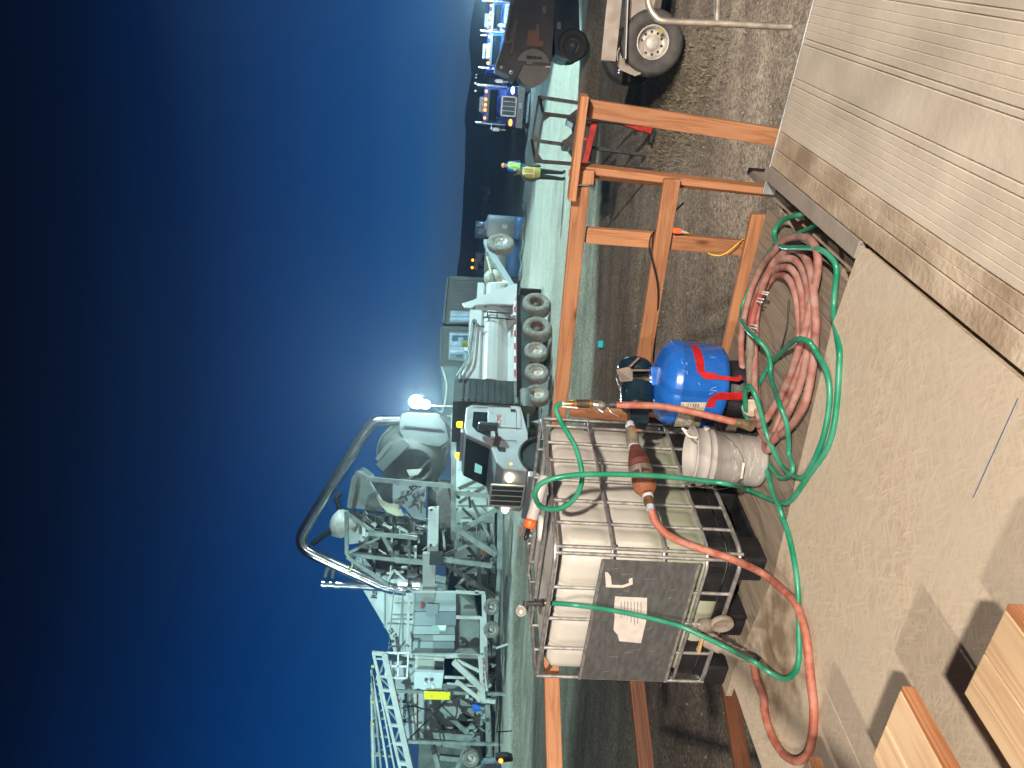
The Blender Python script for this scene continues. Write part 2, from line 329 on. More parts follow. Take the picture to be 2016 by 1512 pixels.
def text(name, s, mt, parent, pos, xdir, up, size, depth=.004, font_sx=1.0):
    cu = D.curves.new('t', 'FONT'); cu.body = s; cu.size = 1; cu.extrude = depth/size; cu.align_x = 'CENTER'; cu.align_y = 'CENTER'
    t = D.objects.new('t', cu); COL.objects.link(t); bpy.context.view_layer.update()
    me = t.evaluated_get(bpy.context.evaluated_depsgraph_get()).to_mesh()
    x = V(xdir).normalized(); u = V(up); u = (u-x*u.dot(x)).normalized(); z = x.cross(u)
    mb = MB(); mb.add([V(pos)+x*(v.co.x*size*font_sx)+u*(v.co.y*size)+z*(v.co.z*size) for v in me.vertices], [tuple(p.vertices) for p in me.polygons])
    D.objects.remove(t); return ob(name, mb, mt, parent)
def kids(o): return [c for c in D.objects if c.parent == o]
def dup(root, loc, rotz=0, label=None, group=None):
    def cpy(o, par):
        c = o.copy(); COL.objects.link(c); c.parent = par
        for k in kids(o):
            if k is not c: cpy(k, c)
        return c
    r = cpy(root, None); r.location = loc; r.rotation_euler = (0, 0, rotz)
    if label: r['label'] = label
    if group: r['group'] = group
    return r
# shared materials
WHITEP = mat('white_plastic', (.62, .60, .55), .45, var=.12, vs=5)
GALV = mat('galvanised_tube', (.50, .49, .47), .42, .75, var=.25, vs=25)
BLKP = mat('black_plastic', (.012, .012, .014), .5, var=.4, vs=12, bump=.2, bs=60)
RUBBER = mat('black_rubber', (.018, .018, .019), .75, var=.4, vs=14, bump=.3, bs=30)
DUSTYR = mat('dusty_tyre', (.12, .115, .105), .85, col2=(.22, .21, .19), vs=9, bump=.3, bs=25)
STEEL = mat('plant_steel_paint', (.21, .232, .22), .55, .1, var=.22, vs=2.5, bump=.1, bs=9)
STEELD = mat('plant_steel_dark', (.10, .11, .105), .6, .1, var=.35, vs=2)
STEELW = mat('plant_white_paint', (.46, .48, .46), .5, 0, var=.12, vs=1.5)
CHROME = mat('polished_duct', (.62, .64, .66), .22, .95, var=.15, vs=3)
DARKM = mat('dark_metal', (.03, .03, .033), .5, .3, var=.3, vs=6)
GLASS = mat('dark_window_glass', (.012, .016, .02), .08, 0, spec=.7)
RUST = mat('rusty_iron', (.20, .065, .03), .8, .2, col2=(.33, .13, .06), vs=18, bump=.5, bs=60)
BRASS = mat('brass', (.45, .25, .08), .35, .8, var=.3, vs=30)
AMBER = mat('amber_lens', (.9, .3, .02), .3, emit=(1, .26, .02), es=6)
HEADL = mat('headlight_lit', (1, .9, .7), .3, emit=(1, .78, .52), es=9)
REDG = mat('red_lens', (.7, .02, .02), .3, emit=(1, .06, .12), es=3)
REDP = mat('red_paint', (.45, .02, .015), .45, var=.2)
YELP = mat('yellow_paint', (.85, .62, .02), .45, var=.08)
WH = mat('bright_white', (.75, .75, .74), .5)
BLK = mat('black_lettering', (.02, .02, .022), .6)
REDL = mat('red_lettering', (.5, .03, .04), .5)
e1 = V((.515, .857, 0)).normalized(); e2 = V((e1.y, -e1.x, 0))
ZU = V((0, 0, 1))
# ---------------------------------------------------------------- ground
G = -1.45; GN = -1.85
CREST = [(-60, 30), (-25, 31), (-16, 34.5), (-10, 39), (-7, 37), (-4.5, 27.5), (-1, 25), (3, 24.3), (7, 24.2), (12, 21.8), (20, 20), (60, 17)]
def crest(x):
    for (a, b), (c, d) in zip(CREST, CREST[1:]):
        if x <= c: return b+(d-b)*max(0, (x-a))/(c-a)
    return CREST[-1][1]
from mathutils import noise
def ground_h(x, y):
    t = max(0, min(1, (y-(crest(x)-1.6))/1.6)); t = t*t*(3-2*t)
    h = GN+(G-GN)*t
    if t < .02 and y < 24: h += .035*noise.noise(V((x*.35, y*.9, 1)))+.02*noise.noise(V((x*1.3, y*2.5, 4)))
    if 26 < y < 60: h += .04*noise.noise(V((x*.4, y*.4, 2)))*t
    # gravel windrow in front of the tanks
    d = math.exp(-((y-41-.1*x)/1.3)**2)*max(0, min(1, (x-2.2)/2))*max(0, min(1, (16-x)/2))
    h += .36*d*(.75+.5*noise.noise(V((x*1.1, y*.8, 3))))
    return h
xs = [-280, -200, -130, -90]+[-60+i*1.0 for i in range(40)]+[-20+i*.4 for i in range(100)]+[20+i*1.0 for i in range(41)]+[90, 150, 200, 280]
ys = [-12, -8, -4]+[0+i*.35 for i in range(100)]+[35+i*.6 for i in range(50)]+[67, 75, 90, 120, 200, 300, 460]
b = MB(); vs = [(x, y, ground_h(x, y)) for y in ys for x in xs]; nx = len(xs)
b.add(vs, [(j*nx+i, j*nx+i+1, (j+1)*nx+i+1, (j+1)*nx+i) for j in range(len(ys)-1) for i in range(nx-1)], True)
GRAV = gravel_mat()
tag(ob('ground', b, GRAV, origin=(0, 0, 0)), kind='structure')
# loose stones on the ground: coarse ones that show near the deck
b = MB()
for i in range(2600):
    x = random.uniform(-7, 9); y = random.uniform(4.5, 16); r = random.uniform(.006, .02)
    if random.random() < .12: r *= 1.9
    c = V((x, y, ground_h(x, y)+r*.3)); q = Matrix.Rotation(random.random()*6, 3, 'Z')@Matrix.Rotation(random.random(), 3, 'X')
    pts = [c+q@V(p)*r*random.uniform(.7, 1.25) for p in ((1, 0, 0), (-1, 0, 0), (0, .8, 0), (0, -.8, 0), (0, 0, .6), (0, 0, -.6))]
    b.add(pts, [(0, 2, 4), (2, 1, 4), (1, 3, 4), (3, 0, 4), (2, 0, 5), (1, 2, 5), (3, 1, 5), (0, 3, 5)])
tag(ob('loose_stones', b, mat('stone', (.16, .15, .135), .9, col2=(.34, .32, .30), vs=1.2, contrast=(.3, .7)), origin=(0, 0, 0)), kind='stuff')
# hills on the skyline
HP = [(940, -400), (938, -150), (935, 0), (928, 40), (923, 90), (926, 112), (927, 150), (921, 190), (914, 235), (917, 262), (915, 300), (914, 350), (912, 385), (909, 440), (905, 500), (899, 540), (894, 620), (890, 800), (884, 1000), (872, 1250), (860, 1512), (848, 1900)]
b = MB(); top = [at(x, y, 420) for x, y in HP]; n = len(top)
tt = []
for p, q in zip(top, top[1:]):
    for k in range(6): 
        w = p.lerp(q, k/6); w.z += .5*noise.noise(V((w.x*.06, 0, 7))); tt.append(w)
tt.append(top[-1]); n = len(tt)
vs = []
for w in tt: vs += [w, V((w.x*.9, w.y*.9, G-.5)), V((w.x*1.1, w.y*1.09, G-.5))]
b.add(vs, [(3*i, 3*i+3, 3*i+4, 3*i+1) for i in range(n-1)]+[(3*i, 3*i+2, 3*i+5, 3*i+3) for i in range(n-1)], True)
tag(ob('hills', b, mat('hill_scrub', (.035, .05, .06), 1, var=.4, vs=.01, spec=0), origin=(0, 420, 0)), kind='structure')
# pale haul road crossing the dark flat
b = MB(); b.hexa([(-150, 150, G+.004), (270, 128, G+.004), (270, 146, G+.004), (-150, 175, G+.004), (-150, 150, G+.02), (270, 128, G+.02), (270, 146, G+.02), (-150, 175, G+.02)])
tag(ob('haul_road', b, mat('pale_dust', (.45, .46, .42), 1, var=.3, vs=.1), origin=(0, 150, G)), kind='structure')
# weeds by the small trailer
b = MB()
for i in range(2600):
    cx, cy = random.gauss(4.9, .55), random.gauss(12.6, 1.15)
    z = ground_h(cx, cy); a = random.random()*6.28; h = random.uniform(.02, .12); w = .006
    d = V((math.cos(a), math.sin(a), 0)); s = V((-d.y, d.x, 0))*w; p = V((cx, cy, z)); k = random.uniform(.2, .9)
    b.add([p-s, p+s, p+d*h*k*.4+V((0, 0, h*.6))+s*.6, p+d*h*k+V((0, 0, h))], [(0, 1, 2), (0, 2, 3)])
tag(ob('dry_weeds', b, mat('dry_weed', (.10, .09, .055), .9, col2=(.22, .19, .13), vs=3), origin=(4.5, 12, GN)), kind='stuff')
# ================================================================ trailer floor the camera stands in
Q = V((1.19, 3.71, 0.0))
def qr(q, r, z=0.0): return Q+e2*q+e1*r+ZU*z
TF = .05
ALP = mat('floor_plank_grey', (.46, .41, .335), .75, col2=(.56, .505, .42), vs=3.5, bump=.25, bs=30, stretch=(1, 1, 1))
t = thing('trailer_floor', qr(.8, -1, 0), 'worn pale plank floor of a trailer with long grooves and a metal edge', 'trailer floor')
def plank(q0, q1, r0, r1, groove, z=TF, depth=.0015, th=.03):
    """plank between q0 and q1 with routed grooves, extruded along the trailer"""
    prof = [(q0, z-th), (q0, z-.004), (q0+.004, z)]
    if groove:
        k = max(2, int((q1-q0)/groove)); 
        for i in range(1, k):
            q = q0+(q1-q0)*i/k; prof += [(q-.0028, z), (q-.0008, z-depth), (q+.0008, z-depth), (q+.0028, z)]
    prof += [(q1-.004, z), (q1, z-.004), (q1, z-th)]
    m = MB(); n = len(prof)
    vs = [qr(q, r, zz) for r in (r0, r1) for q, zz in prof]
    m.add(vs, [(i, i+1, i+1+n, i+n) for i in range(n-1)]+[tuple(range(n))[::-1], tuple(range(n, 2*n)), (0, n, 2*n-1, n-1)])
    return m
WOODW = mat('weathered_board', (.27, .20, .135), .85, col2=(.50, .42, .32), vs=5, bump=.5, bs=45, stretch=(1, 1, 1))
r1 = .035
ob('worn_board', plank(.0, .085, -3.6, r1, 0), WOODW, t)
ob('worn_board', plank(.088, .172, -3.6, r1, .035), WOODW, t)
for q0, q1, g in ((.176, .392, .028), (.396, .425, 0), (.429, .575, 0), (.579, .60, 0), (.604, .81, .03), (.813, .835, 0), (.838, 1.05, .028), (1.054, 1.26, .0), (1.264, 1.5, .03)):
    ob('plank', plank(q0-.0013, q1+.0013, -3.6, r1-.004*((q0*100) % 3 > 1), g), ALP, t)
m = MB(); m.box(qr(.7, r1+.01, TF-.03), 1.7, .014, .066, (e2, e1, ZU)); ob('end_angle', m, mat('worn_steel_edge', (.40, .42, .42), .45, .5, var=.3, vs=8), t, bevel=.003)
EDG = mat('edge_trim_steel', (.27, .24, .21), .7, .2, col2=(.36, .32, .28), vs=7, bump=.2, bs=40)
m = MB(); m.prism([qr(-.075, .06, TF+.004), qr(-.078, .035, TF+.004), qr(-.078, -1.06, TF+.004), qr(-.004, -1.06, TF+.004), qr(-.004, .03, TF+.004), qr(-.02, .085, TF+.004), qr(-.055, .09, TF+.004)], (0, 0, -.035)); ob('edge_trim', m, EDG, t, bevel=.003)
m = MB(); m.box(qr(.7, -1.8, -.12), 1.42, 3.6, .22, (e2, e1, ZU)); ob('chassis', m, DARKM, t)
m = MB(); m.box(qr(.98, r1+.03, -.06), .42, .03, .20, (e2, e1, ZU)); ob('bumper_plate', m, mat('pale_steel', (.30, .29, .27), .7, .2, var=.2), t, bevel=.01)
m = MB(); m.tube([qr(.35, .07, -.03), qr(.37, .09, -.07), qr(.50, .10, -.09), qr(.64, .10, -.06), qr(.68, .07, -.03)], .055, seg=14, sub=5)
ob('dock_bumper', m, mat('rusty_bumper', (.16, .13, .10), .85, col2=(.34, .17, .09), vs=6, bump=.4), t)
# bent tube handrail at the trailer corner
ht = thing('steel_handrail', at(1553, 53, 3.45), 'bent bare steel tube handrail rising beside the trailer corner', 'handrail')
HR = mat('bare_tube', (.50, .45, .38), .4, .7, var=.3, vs=12)
A = lambda x, y, Y=3.45: at(x, y, Y)
m = MB(); m.tube([A(1262, -60), A(1274, -10), A(1278, 12), A(1288, 30), A(1305, 41), A(1350, 44), A(1411, 46), A(1480, 49.5), A(1556, 53)], .0155, seg=12, sub=6); ob('tube', m, HR, ht)
m = MB(); m.tube([A(1416, -60), A(1411, 45)], .0145, seg=12); ob('cross_tube', m, HR, ht)
# ================================================================ site-built deck
DK = wood_mat('deck_grey_wood', (.34, .29, .23), (.25, .205, .155), e1, 1.0, .4, False)
STAIN = {}
def stain(ax, key): return wood_mat('stained_pine_'+key, (.48, .225, .105), (.35, .14, .058), ax, 1.0, .25)
dk = thing('timber_deck', qr(-1.2, -.5, 0), 'low timber deck of grey planks under the water tote and hoses', 'deck')
q = -.09
k = 0
while q > -2.6:
    w = .185 if k else .14
    back = .06
    if k == 0: q -= .0; 
    m = MB(); lo_ = -4.2 if q > -2.3 else -1.18; m.box(qr(q-w/2, (back+lo_)/2, -.019), w-.006, back-lo_, .036, (e2, e1, ZU))
    if not (k == 0): ob('plank', m, DK, dk, bevel=.002)
    q -= w; k += 1
m = MB(); m.box(qr(-.16, -.25, -.09), .04, 1.6, .13, (e2, e1, ZU)); ob('joist', m, DK, dk)
for qq in (-.25, -1.4, -2.3):
    for rr in (-.03, -2.0):
        m = MB(); m.box(qr(qq, rr, -.95), .09, .09, 1.8, (e2, e1, ZU)); ob('leg', m, DK, dk)
for rr in (.0, -.8, -2.2):
    m = MB(); m.box(qr(-1.27, rr, -.115), 2.26, .04, .14, (e2, e1, ZU)); ob('joist', m, DK, dk)
# OSB sheets
OSB = osb_mat()
t = thing('osb_sheet', qr(-.8, -2, 0), 'dusty strand board sheet laid over the deck, beside the trailer floor', 'board')
m = MB(); P = [qr(-.012, -1.09), qr(-.27, -1.075), qr(-.37, -1.065), qr(-1.626, -1.236), qr(-1.60, -3.9), qr(-.03, -3.9)]
m.prism([p+ZU*(.062+.0302*((p-Q).dot(e2)+.01)) for p in P], (0, 0, -.012))
ob('sheet', m, OSB, t)
m = MB(); m.prism([qr(-.02, -1.10, .046), qr(-.15, -1.10, .042), qr(-.15, -3.9, .042), qr(-.02, -3.9, .046)], (0, 0, -.04)); ob('packing_strip', m, WOODW, t)
t2 = thing('osb_sheet', qr(-2.4, -2, 0), 'stained strand board sheet under the tote drain valve', 'board')
m = MB(); m.prism([qr(-1.632, -1.24, .014), qr(-2.46, -1.19, .014), qr(-2.34, -3.9, .014), qr(-1.606, -3.9, .014)], (0, 0, -.012)); ob('sheet', m, OSB, t2)
# ================================================================ railings
RP = V((1.09, 3.76, 0))+e1*.10; RD = (-e2); RN = e1
def onr(x, y, off=0): return onpl(x, y, RP+RN*off, RN)
def board(name, parent, a, b_, w, th, off=0, key='h', N=RN, PP=None):
    pa, pb = (onr(*a, off), onr(*b_, off)) if PP is None else (a, b_)
    m = MB(); d = (pb-pa).normalized(); m.beam(pa, pb, w, th, up=N); ax = d
    kk = key; return ob(name, m, stain(ax, kk), parent, bevel=.004)
t = thing('wooden_railing', onr(1500, 430), 'orange stained timber guard railing along the far edge of the deck', 'railing')
board('top_rail', t, (1144, 367), (1094, 880), .088, .038, 0, 'ta')
board('mid_rail', t, (1323, 352), (1262, 740), .088, .038, 0, 'ma')
board('bottom_rail', t, (1494, 421), (1422, 745), .088, .038, 0, 'ba')
board('post', t, (1138, 330), (1537, 376), .038, .088, .062, 'pa')
board('post', t, (1120, 341), (1568, 385), .036, .03, .002+.11, 'pa')
board('block', t, (1152, 334), (1150, 362), .096, .038, 0, 'bl')
board('post', t, (1153, 462), (1310, 474), .088, .038, .04, 'pb')
board('post', t, (1306, 474), (1560, 496), .088, .038, .04, 'pb')
board('post', t, (1158, 213), (1545, 272), .088, .038, .03, 'pc')
board('rail_cap', t, (1150, 187), (1125, 392), .040, .088, -.045, 'ca')
board('post', t, (1122, 806), (1500, 838), .088, .038, .04, 'pb')
t = thing('wooden_railing', (-1.9, 4.0, 0), 'stained timber rails on the left behind the tote, lower two coloured dark for shade', 'railing')
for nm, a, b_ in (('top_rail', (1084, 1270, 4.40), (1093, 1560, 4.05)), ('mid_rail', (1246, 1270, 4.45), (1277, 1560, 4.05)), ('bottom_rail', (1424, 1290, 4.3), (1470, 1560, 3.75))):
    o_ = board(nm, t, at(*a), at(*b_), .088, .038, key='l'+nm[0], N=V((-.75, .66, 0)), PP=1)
    if nm != 'top_rail': o_.data.materials[0] = wood_mat('shaded_stain_'+nm[0], (.16, .06, .025), (.09, .03, .012), at(*b_)-at(*a), 1.0, .25)  # lower rails coloured dark to stand for shade on them
board('post', t, at(1060, 1640, 3.95), at(1800, 1655, 3.95), .088, .038, key='lp', N=V((-.75, .66, 0)), PP=1)
# ================================================================ doubled boards at lower left
LT = wood_mat('fresh_stained_plank', (.74, .54, .34), (.62, .40, .23), e1, .8, .2)
LTE = stain(e1, 'edge')
st = thing('wooden_steps', (-.9, 1.6, 0), 'bright new timber steps of doubled boards at the lower left corner', 'steps')
Z = .30
zz = lambda a, b_: (1500+a*.3386, 1000+b_*.3386)
for i, (cn, nr) in enumerate((((1410, 590), (1190, 1040)), ((800, 1060), (640, 1450)), ((270, 1465), (150, 1850)))):
    c = onz(*zz(*cn), Z); f = onz(*zz(*nr), Z); ww = (f-c); ww.z = 0; wd = ww.normalized()*.27
    for k in (0, 1):
        p = c+wd*(k*.5+.003); 
        m = MB(); s = wd*.49; L = -e1*1.35
        m.prism([p, p+s, p+s+L, p+L], (0, 0, -.038)); ob('tread', m, LT if True else LTE, st, bevel=.004)
    m = MB(); m.prism([c+e2*.0022+ZU*.0, c+e2*.0022-e1*1.35, c+e2*.0022-e1*1.35-ZU*.038, c+e2*.0022-ZU*.038], e2*.018); ob('nosing', m, LTE, st, bevel=.003)
for k in (0, 1):
    c0 = onz(*zz(1410, 590), Z)-e1*(.45+.7*k)+V((.05, -.03, -.06)); c1 = onz(*zz(270, 1465), Z)-e1*(.45+.7*k)+V((-.3, .2, -.06))
    m = MB(); m.beam(c0, c1, .038, .04); ob('stringer', m, LTE, st)
    for c in (c0, c1, (c0+c1)/2):
        m = MB(); m.beam(c+V((0, 0, -.02)), V((c.x, c.y, .02)), .04, .04, up=(1, 0, 0)); ob('leg', m, LTE, st)

pp_ = thing('shadow_rail', (-.52, -.4, 0), 'unseen timber rail at the left, added to cast a dark band on the boards', 'handrail')  # unseen rail, set so its shadow falls as a dark band
m = MB(); m.beam((-.525, .86, 1.5), (-.51, -1.5, 1.5), .05, .038); ob('unseen_rail', m, LTE, pp_)
for y in (-.75, -1.45):
    m = MB(); m.beam((-.515, y, 1.48), (-.515, y, 0), .038, .06, up=(0, 1, 0)); ob('post', m, LTE, pp_)  # posts of the added unseen rail
# ================================================================ IBC tote
C0 = onz(1515, 1100); IA = V((.515, .857, 0)).normalized(); IB = V((-.857, .515, 0)).normalized()
def ib(s, t, z): return C0+IA*s+IB*t+ZU*z
IX = (IA, IB, ZU)
t = thing('ibc_tote', ib(.6, .5, 0), 'caged white plastic water tote on a black base, standing on the deck', 'water tote')
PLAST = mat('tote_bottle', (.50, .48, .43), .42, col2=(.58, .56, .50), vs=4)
n = PLAST.node_tree; bsdf = n.nodes['Principled BSDF']; src = bsdf.inputs['Base Color'].links[0].from_socket
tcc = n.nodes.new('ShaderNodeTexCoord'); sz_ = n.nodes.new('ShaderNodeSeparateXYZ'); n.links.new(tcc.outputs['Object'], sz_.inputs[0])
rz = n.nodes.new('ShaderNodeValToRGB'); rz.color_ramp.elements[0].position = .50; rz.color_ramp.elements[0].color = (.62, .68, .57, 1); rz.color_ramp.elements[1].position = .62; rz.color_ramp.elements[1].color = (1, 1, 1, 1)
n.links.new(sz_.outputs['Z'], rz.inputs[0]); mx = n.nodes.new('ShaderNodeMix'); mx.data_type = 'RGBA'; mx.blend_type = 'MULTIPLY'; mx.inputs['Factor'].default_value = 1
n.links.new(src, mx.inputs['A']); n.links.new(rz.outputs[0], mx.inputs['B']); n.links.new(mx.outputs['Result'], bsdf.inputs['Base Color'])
# bottle: rounded outline with bulging panels between cage bars
def outline(s0, s1, t0, t1, r, k=6):
    pts = []
    for cx, cy, a0 in ((s1-r, t1-r, 0), (s0+r, t1-r, 90), (s0+r, t0+r, 180), (s1-r, t0+r, 270)):
        for i in range(k+1):
            a = R(a0+90*i/k); pts.append((cx+r*math.cos(a), cy+r*math.sin(a)))
    return pts
def dense(pts, step=.02):
    out = []
    for i in range(len(pts)):
        a, b_ = pts[i], pts[(i+1) % len(pts)]; L = math.hypot(b_[0]-a[0], b_[1]-a[1]); nn = max(1, int(L/step))
        for j in range(nn): out.append((a[0]+(b_[0]-a[0])*j/nn, a[1]+(b_[1]-a[1])*j/nn))
    return out
SB = [.035, .21, .385, .56, .735, .91, 1.085, 1.165]   # bars along the long side
TB = [.035, .27, .50, .73, .965]
base = dense(outline(.035, 1.165, .035, .965, .10))
zs = [.145, .16, .18]+[.18+.0235*i for i in range(1, 34)]+[.99, 1.02, 1.038, 1.046]
HB = [.16, .30, .52, .78]
m = MB(); cx, cy = .6, .5; rings = []
for z in zs:
    ring = []
    # vertical bulge factor
    e = max(0, (z-.985)/.061); edge = 1-.13*e*e if z > .985 else 1
    if z < .18: edge = 1-.5*(.18-z)
    for (s_, t_) in base:
        onlong = t_ < .05 or t_ > .95; bars = SB if onlong else TB; c = s_ if onlong else t_
        d = min(abs(c-b_) for b_ in bars) if (onlong or s_ < .05 or s_ > 1.15) else 0
        dz = min(abs(z-h) for h in HB+[1.02])
        f = min(1, d/.05)**.6*min(1, dz/.05)**.6
        k = edge*(1+.032*f) if False else edge
        px, py = cx+(s_-cx)*k, cy+(t_-cy)*k
        nx_, ny_ = (0, (-1 if t_ < .5 else 1)) if onlong else ((-1 if s_ < .6 else 1), 0)
        px += nx_*(.024*f-.014); py += ny_*(.024*f-.014)
        ring.append(ib(px, py, z))
    rings.append(ring)
nn = len(base); m.add([p for r_ in rings for p in r_], [(j*nn+i, j*nn+(i+1) % nn, (j+1)*nn+(i+1) % nn, (j+1)*nn+i) for j in range(len(rings)-1) for i in range(nn)], True)
m.add(rings[-1], [tuple(range(nn))], False); m.add(rings[0], [tuple(range(nn))], False)
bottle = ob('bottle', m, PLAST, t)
m = MB(); m.lathe(ib(.7, .5, 1.02), ZU, [(0, .05), (.075, .05), (.08, .04), (.08, 0), (.10, 0)], 24); ob('filler_cap', m, WHITEP, bottle)
# black skirt, pallet
m = MB(); ol = dense(outline(.02, 1.18, .02, .98, .09), .1); m.prism([ib(a, b_, .12) for a, b_ in ol], (0, 0, .06)); ob('tray', m, BLKP, t, bevel=.006)
m = MB(); ol = outline(.028, 1.172, .028, .972, .10)
ring = [ib(a, b_, 0) for a, b_ in ol]; 
for i in range(len(ol)):
    a, b_ = ol[i], ol[(i+1) % len(ol)]
    L = math.hypot(b_[0]-a[0], b_[1]-a[1])
    mid = ((a[0]+b_[0])/2, (a[1]+b_[1])/2)
    if L > .3 and mid[0] < .1:      # opening for the valve
        for u0, u1 in ((0, .30), (.72, 1)):
            p = (a[0]+(b_[0]-a[0])*u0, a[1]+(b_[1]-a[1])*u0); q_ = (a[0]+(b_[0]-a[0])*u1, a[1]+(b_[1]-a[1])*u1)
            m.beam(ib(*p, .24), ib(*q_, .24), .10, .014, up=IA)
    else: m.beam(ib(*a, .24), ib(*b_, .24), .10, .014, up=(IB if abs(b_[1]-a[1]) < .01 else (IA if L > .3 else (V(ib(*mid, 0))-ib(.6, .5, 0)).normalized())))
ob('corner_guard', m, BLKP, t)
m = MB()
for s_ in (.09, .6, 1.11):
    for t_ in (.09, .5, .91): m.box(ib(s_, t_, .06), .17, .15, .12, IX)
for t_ in (.09, .5, .91): m.box(ib(.6, t_, .012), 1.19, .13, .022, IX)
ob('pallet', m, BLKP, t, bevel=.012)
# cage
m = MB(); rr = .0098
for z in (.135, .30, .52, .78, 1.065):
    ol = outline(.0, 1.2, .0, 1.0, .10, 5)
    m.tube([ib(a, b_, z) for a, b_ in ol], rr if z not in (.135, 1.065) else .012, seg=8, closed=True, smooth_path=False)
for s_ in SB[:-1]+[1.16]:
    for t_ in (.012, .988): m.tube([ib(s_, t_, .12), ib(s_, t_, 1.065)], rr, seg=8)
for t_ in TB:
    for s_ in (.012, 1.188): m.tube([ib(s_, t_, .12), ib(s_, t_, 1.065)], rr, seg=8)
for s_ in (.40, .80): m.tube([ib(s_, 0, 1.075), ib(s_, 1, 1.075)], .011, seg=8)
cage = ob('cage', m, GALV, t)
m = MB()
for s_ in SB[:-1]:
    for z in (.30, .52, .78): m.box(ib(s_, -.002, z), .024, .008, .02, IX)
ob('weld_clamps', m, GALV, cage)
# plate on the short side
PL = mat('scratched_plate', (.10, .103, .103), .42, .3, col2=(.15, .15, .146), vs=5, stretch=(3, 3, 9), bump=.15, bs=20)
m = MB(); m.box(ib(-.014, .49, .59), .006, .90, .50, IX); pl = ob('sign_plate', m, PL, t, bevel=.002)
for z0, w_ in ((.35, .008), (.83, .006)):
    m = MB(); m.box(ib(-.018, .49, z0), .01, .90, .014, IX); ob('plate_rim', m, GALV, pl)
PAP = mat('paper_label', (.60, .55, .50), .8, var=.08, vs=20)
LX = -.019
def lab(pts): return [ib(LX, a, b_) for a, b_ in pts]
def onplate(x, y): return onpl(x, y, ib(LX, 0, 0), IA)
m = MB(); m.prism([onplate(*p) for p in ((1211, 1174), (1274, 1177), (1273, 1218), (1262, 1266), (1219, 1262), (1216, 1250), (1208, 1240), (1210, 1212), (1208, 1205))], -IA*.001); lb = ob('paper_label', m, PAP, pl)
lb['label'] = 'torn pale paper label with faint print'
m = MB()
PRN = mat('faint_print', (.25, .23, .22), .8)
for a in range(7):
    x0 = 1222+a*6.5
    m.prism([onplate(x0, 1184), onplate(x0+1.6, 1184), onplate(x0+1.6, 1184+random.uniform(25, 62)), onplate(x0, 1184+random.uniform(25, 60))], -IA*.0016)
ob('print', m, PRN, lb)
m = MB(); m.prism([onplate(*p) for p in ((1191, 1126), (1197, 1127), (1203, 1135), (1204, 1151), (1225, 1152), (1238, 1148), (1238, 1140), (1245, 1137), (1246, 1150), (1238, 1153), (1226, 1157), (1193, 1156))], -IA*.001); l2 = ob('paper_remnant', m, PAP, pl)
m = MB()
for k in range(22):
    z = random.uniform(.38, .82); a = random.uniform(.08, .9); L = random.uniform(.01, .06); dz = random.uniform(-.004, .004)
    m.beam(ib(-.0182, a, z), ib(-.0182, a+L*.2, z+L), .0007, .0007, up=IA)
ob('scratches', m, mat('scratch_bright', (.35, .35, .34), .5), pl)
# drain valve
DUST = mat('dusty_fitting', (.20, .165, .13), .85, col2=(.29, .245, .195), vs=14, bump=.3)
v = ib(-.02, .52, .20); vo_ = -IA
m = MB(); m.lathe(v+IA*.06, vo_, [(0, 0), (.05, 0), (.05, .055), (.038, .06), (.038, .10), (.046, .102), (.046, .125), (.036, .13), (0, .13)], 20)
d = onz(1488, 1318, .03)-(v+vo_*.08); m2 = MB()
st_ = v+vo_*.07+ZU*.0
m.lathe(st_, (onz(1463, 1290, .07)-st_), [(.036, -.03), (.040, .03), (.040, .05), (.033, .055), (.033, .075), (.037, .08), (.037, .10), (.030, .105), (.030, .15), (.034, .155), (.034, .17), (.026, .18), (.024, .23), (.028, .235), (.028, .25), (.02, .255)], 18)
val = ob('drain_valve', m, DUST, t)
m = MB(); hp = v+vo_*.08+ZU*.055; m.prism([hp+IB*-.05+vo_*.012, hp+IB*.06+vo_*.02, hp+IB*.06-vo_*.012, hp+IB*-.05-vo_*.005], ZU*.014); ob('handle', m, mat('faded_yellow', (.50, .34, .14), .6), val, bevel=.003)
m = MB(); m.lathe(v+vo_*.02-IB*.11+ZU*-.04, (vo_+IB*.1), [(0, 0), (.05, 0), (.06, .01), (.06, .03), (.05, .035), (.045, .02), (0, .02)], 22); ob('loose_cap', m, DUST, val)
# tap on the rim
TAP = mat('grimy_metal', (.10, .095, .09), .45, .6, var=.4, vs=40)
g = at(1030, 1198, 3.92)
t = thing('hose_tap', g, 'small metal tap with a round gauge clamped on the tote rim', 'tap')
g1 = at(1069, 1187, 3.84)
m = MB(); m.cyl(at(1040, 1188, 3.88), g1, .014); m.cyl(at(1052, 1187, 3.87), at(1056, 1187, 3.87), .021); m.cyl(at(1064, 1187, 3.87), at(1069, 1187, 3.85), .023, seg=6); m.cyl(at(1036, 1184, 3.90), at(1034, 1200, 3.88), .017); m.tube([at(1036, 1200, 3.88), at(1044, 1212, 3.87), at(1042, 1216, 3.87)], .005); ob('tap_body', m, TAP, t)
m = MB(); m.lathe(at(1028, 1200, 3.9), V((.05, -1, .25)), [(.0, .0), (.028, 0), (.028, .04), (.024, .042), (.022, .036), (0, .036)], 20); ob('gauge', m, mat('gauge_face', (.35, .33, .30), .4, .4, var=.2), t)
m = MB(); m.cyl(at(1073, 1187, 3.84), at(1085, 1187.5, 3.83), .009); ob('brass_nipple', m, BRASS, t)
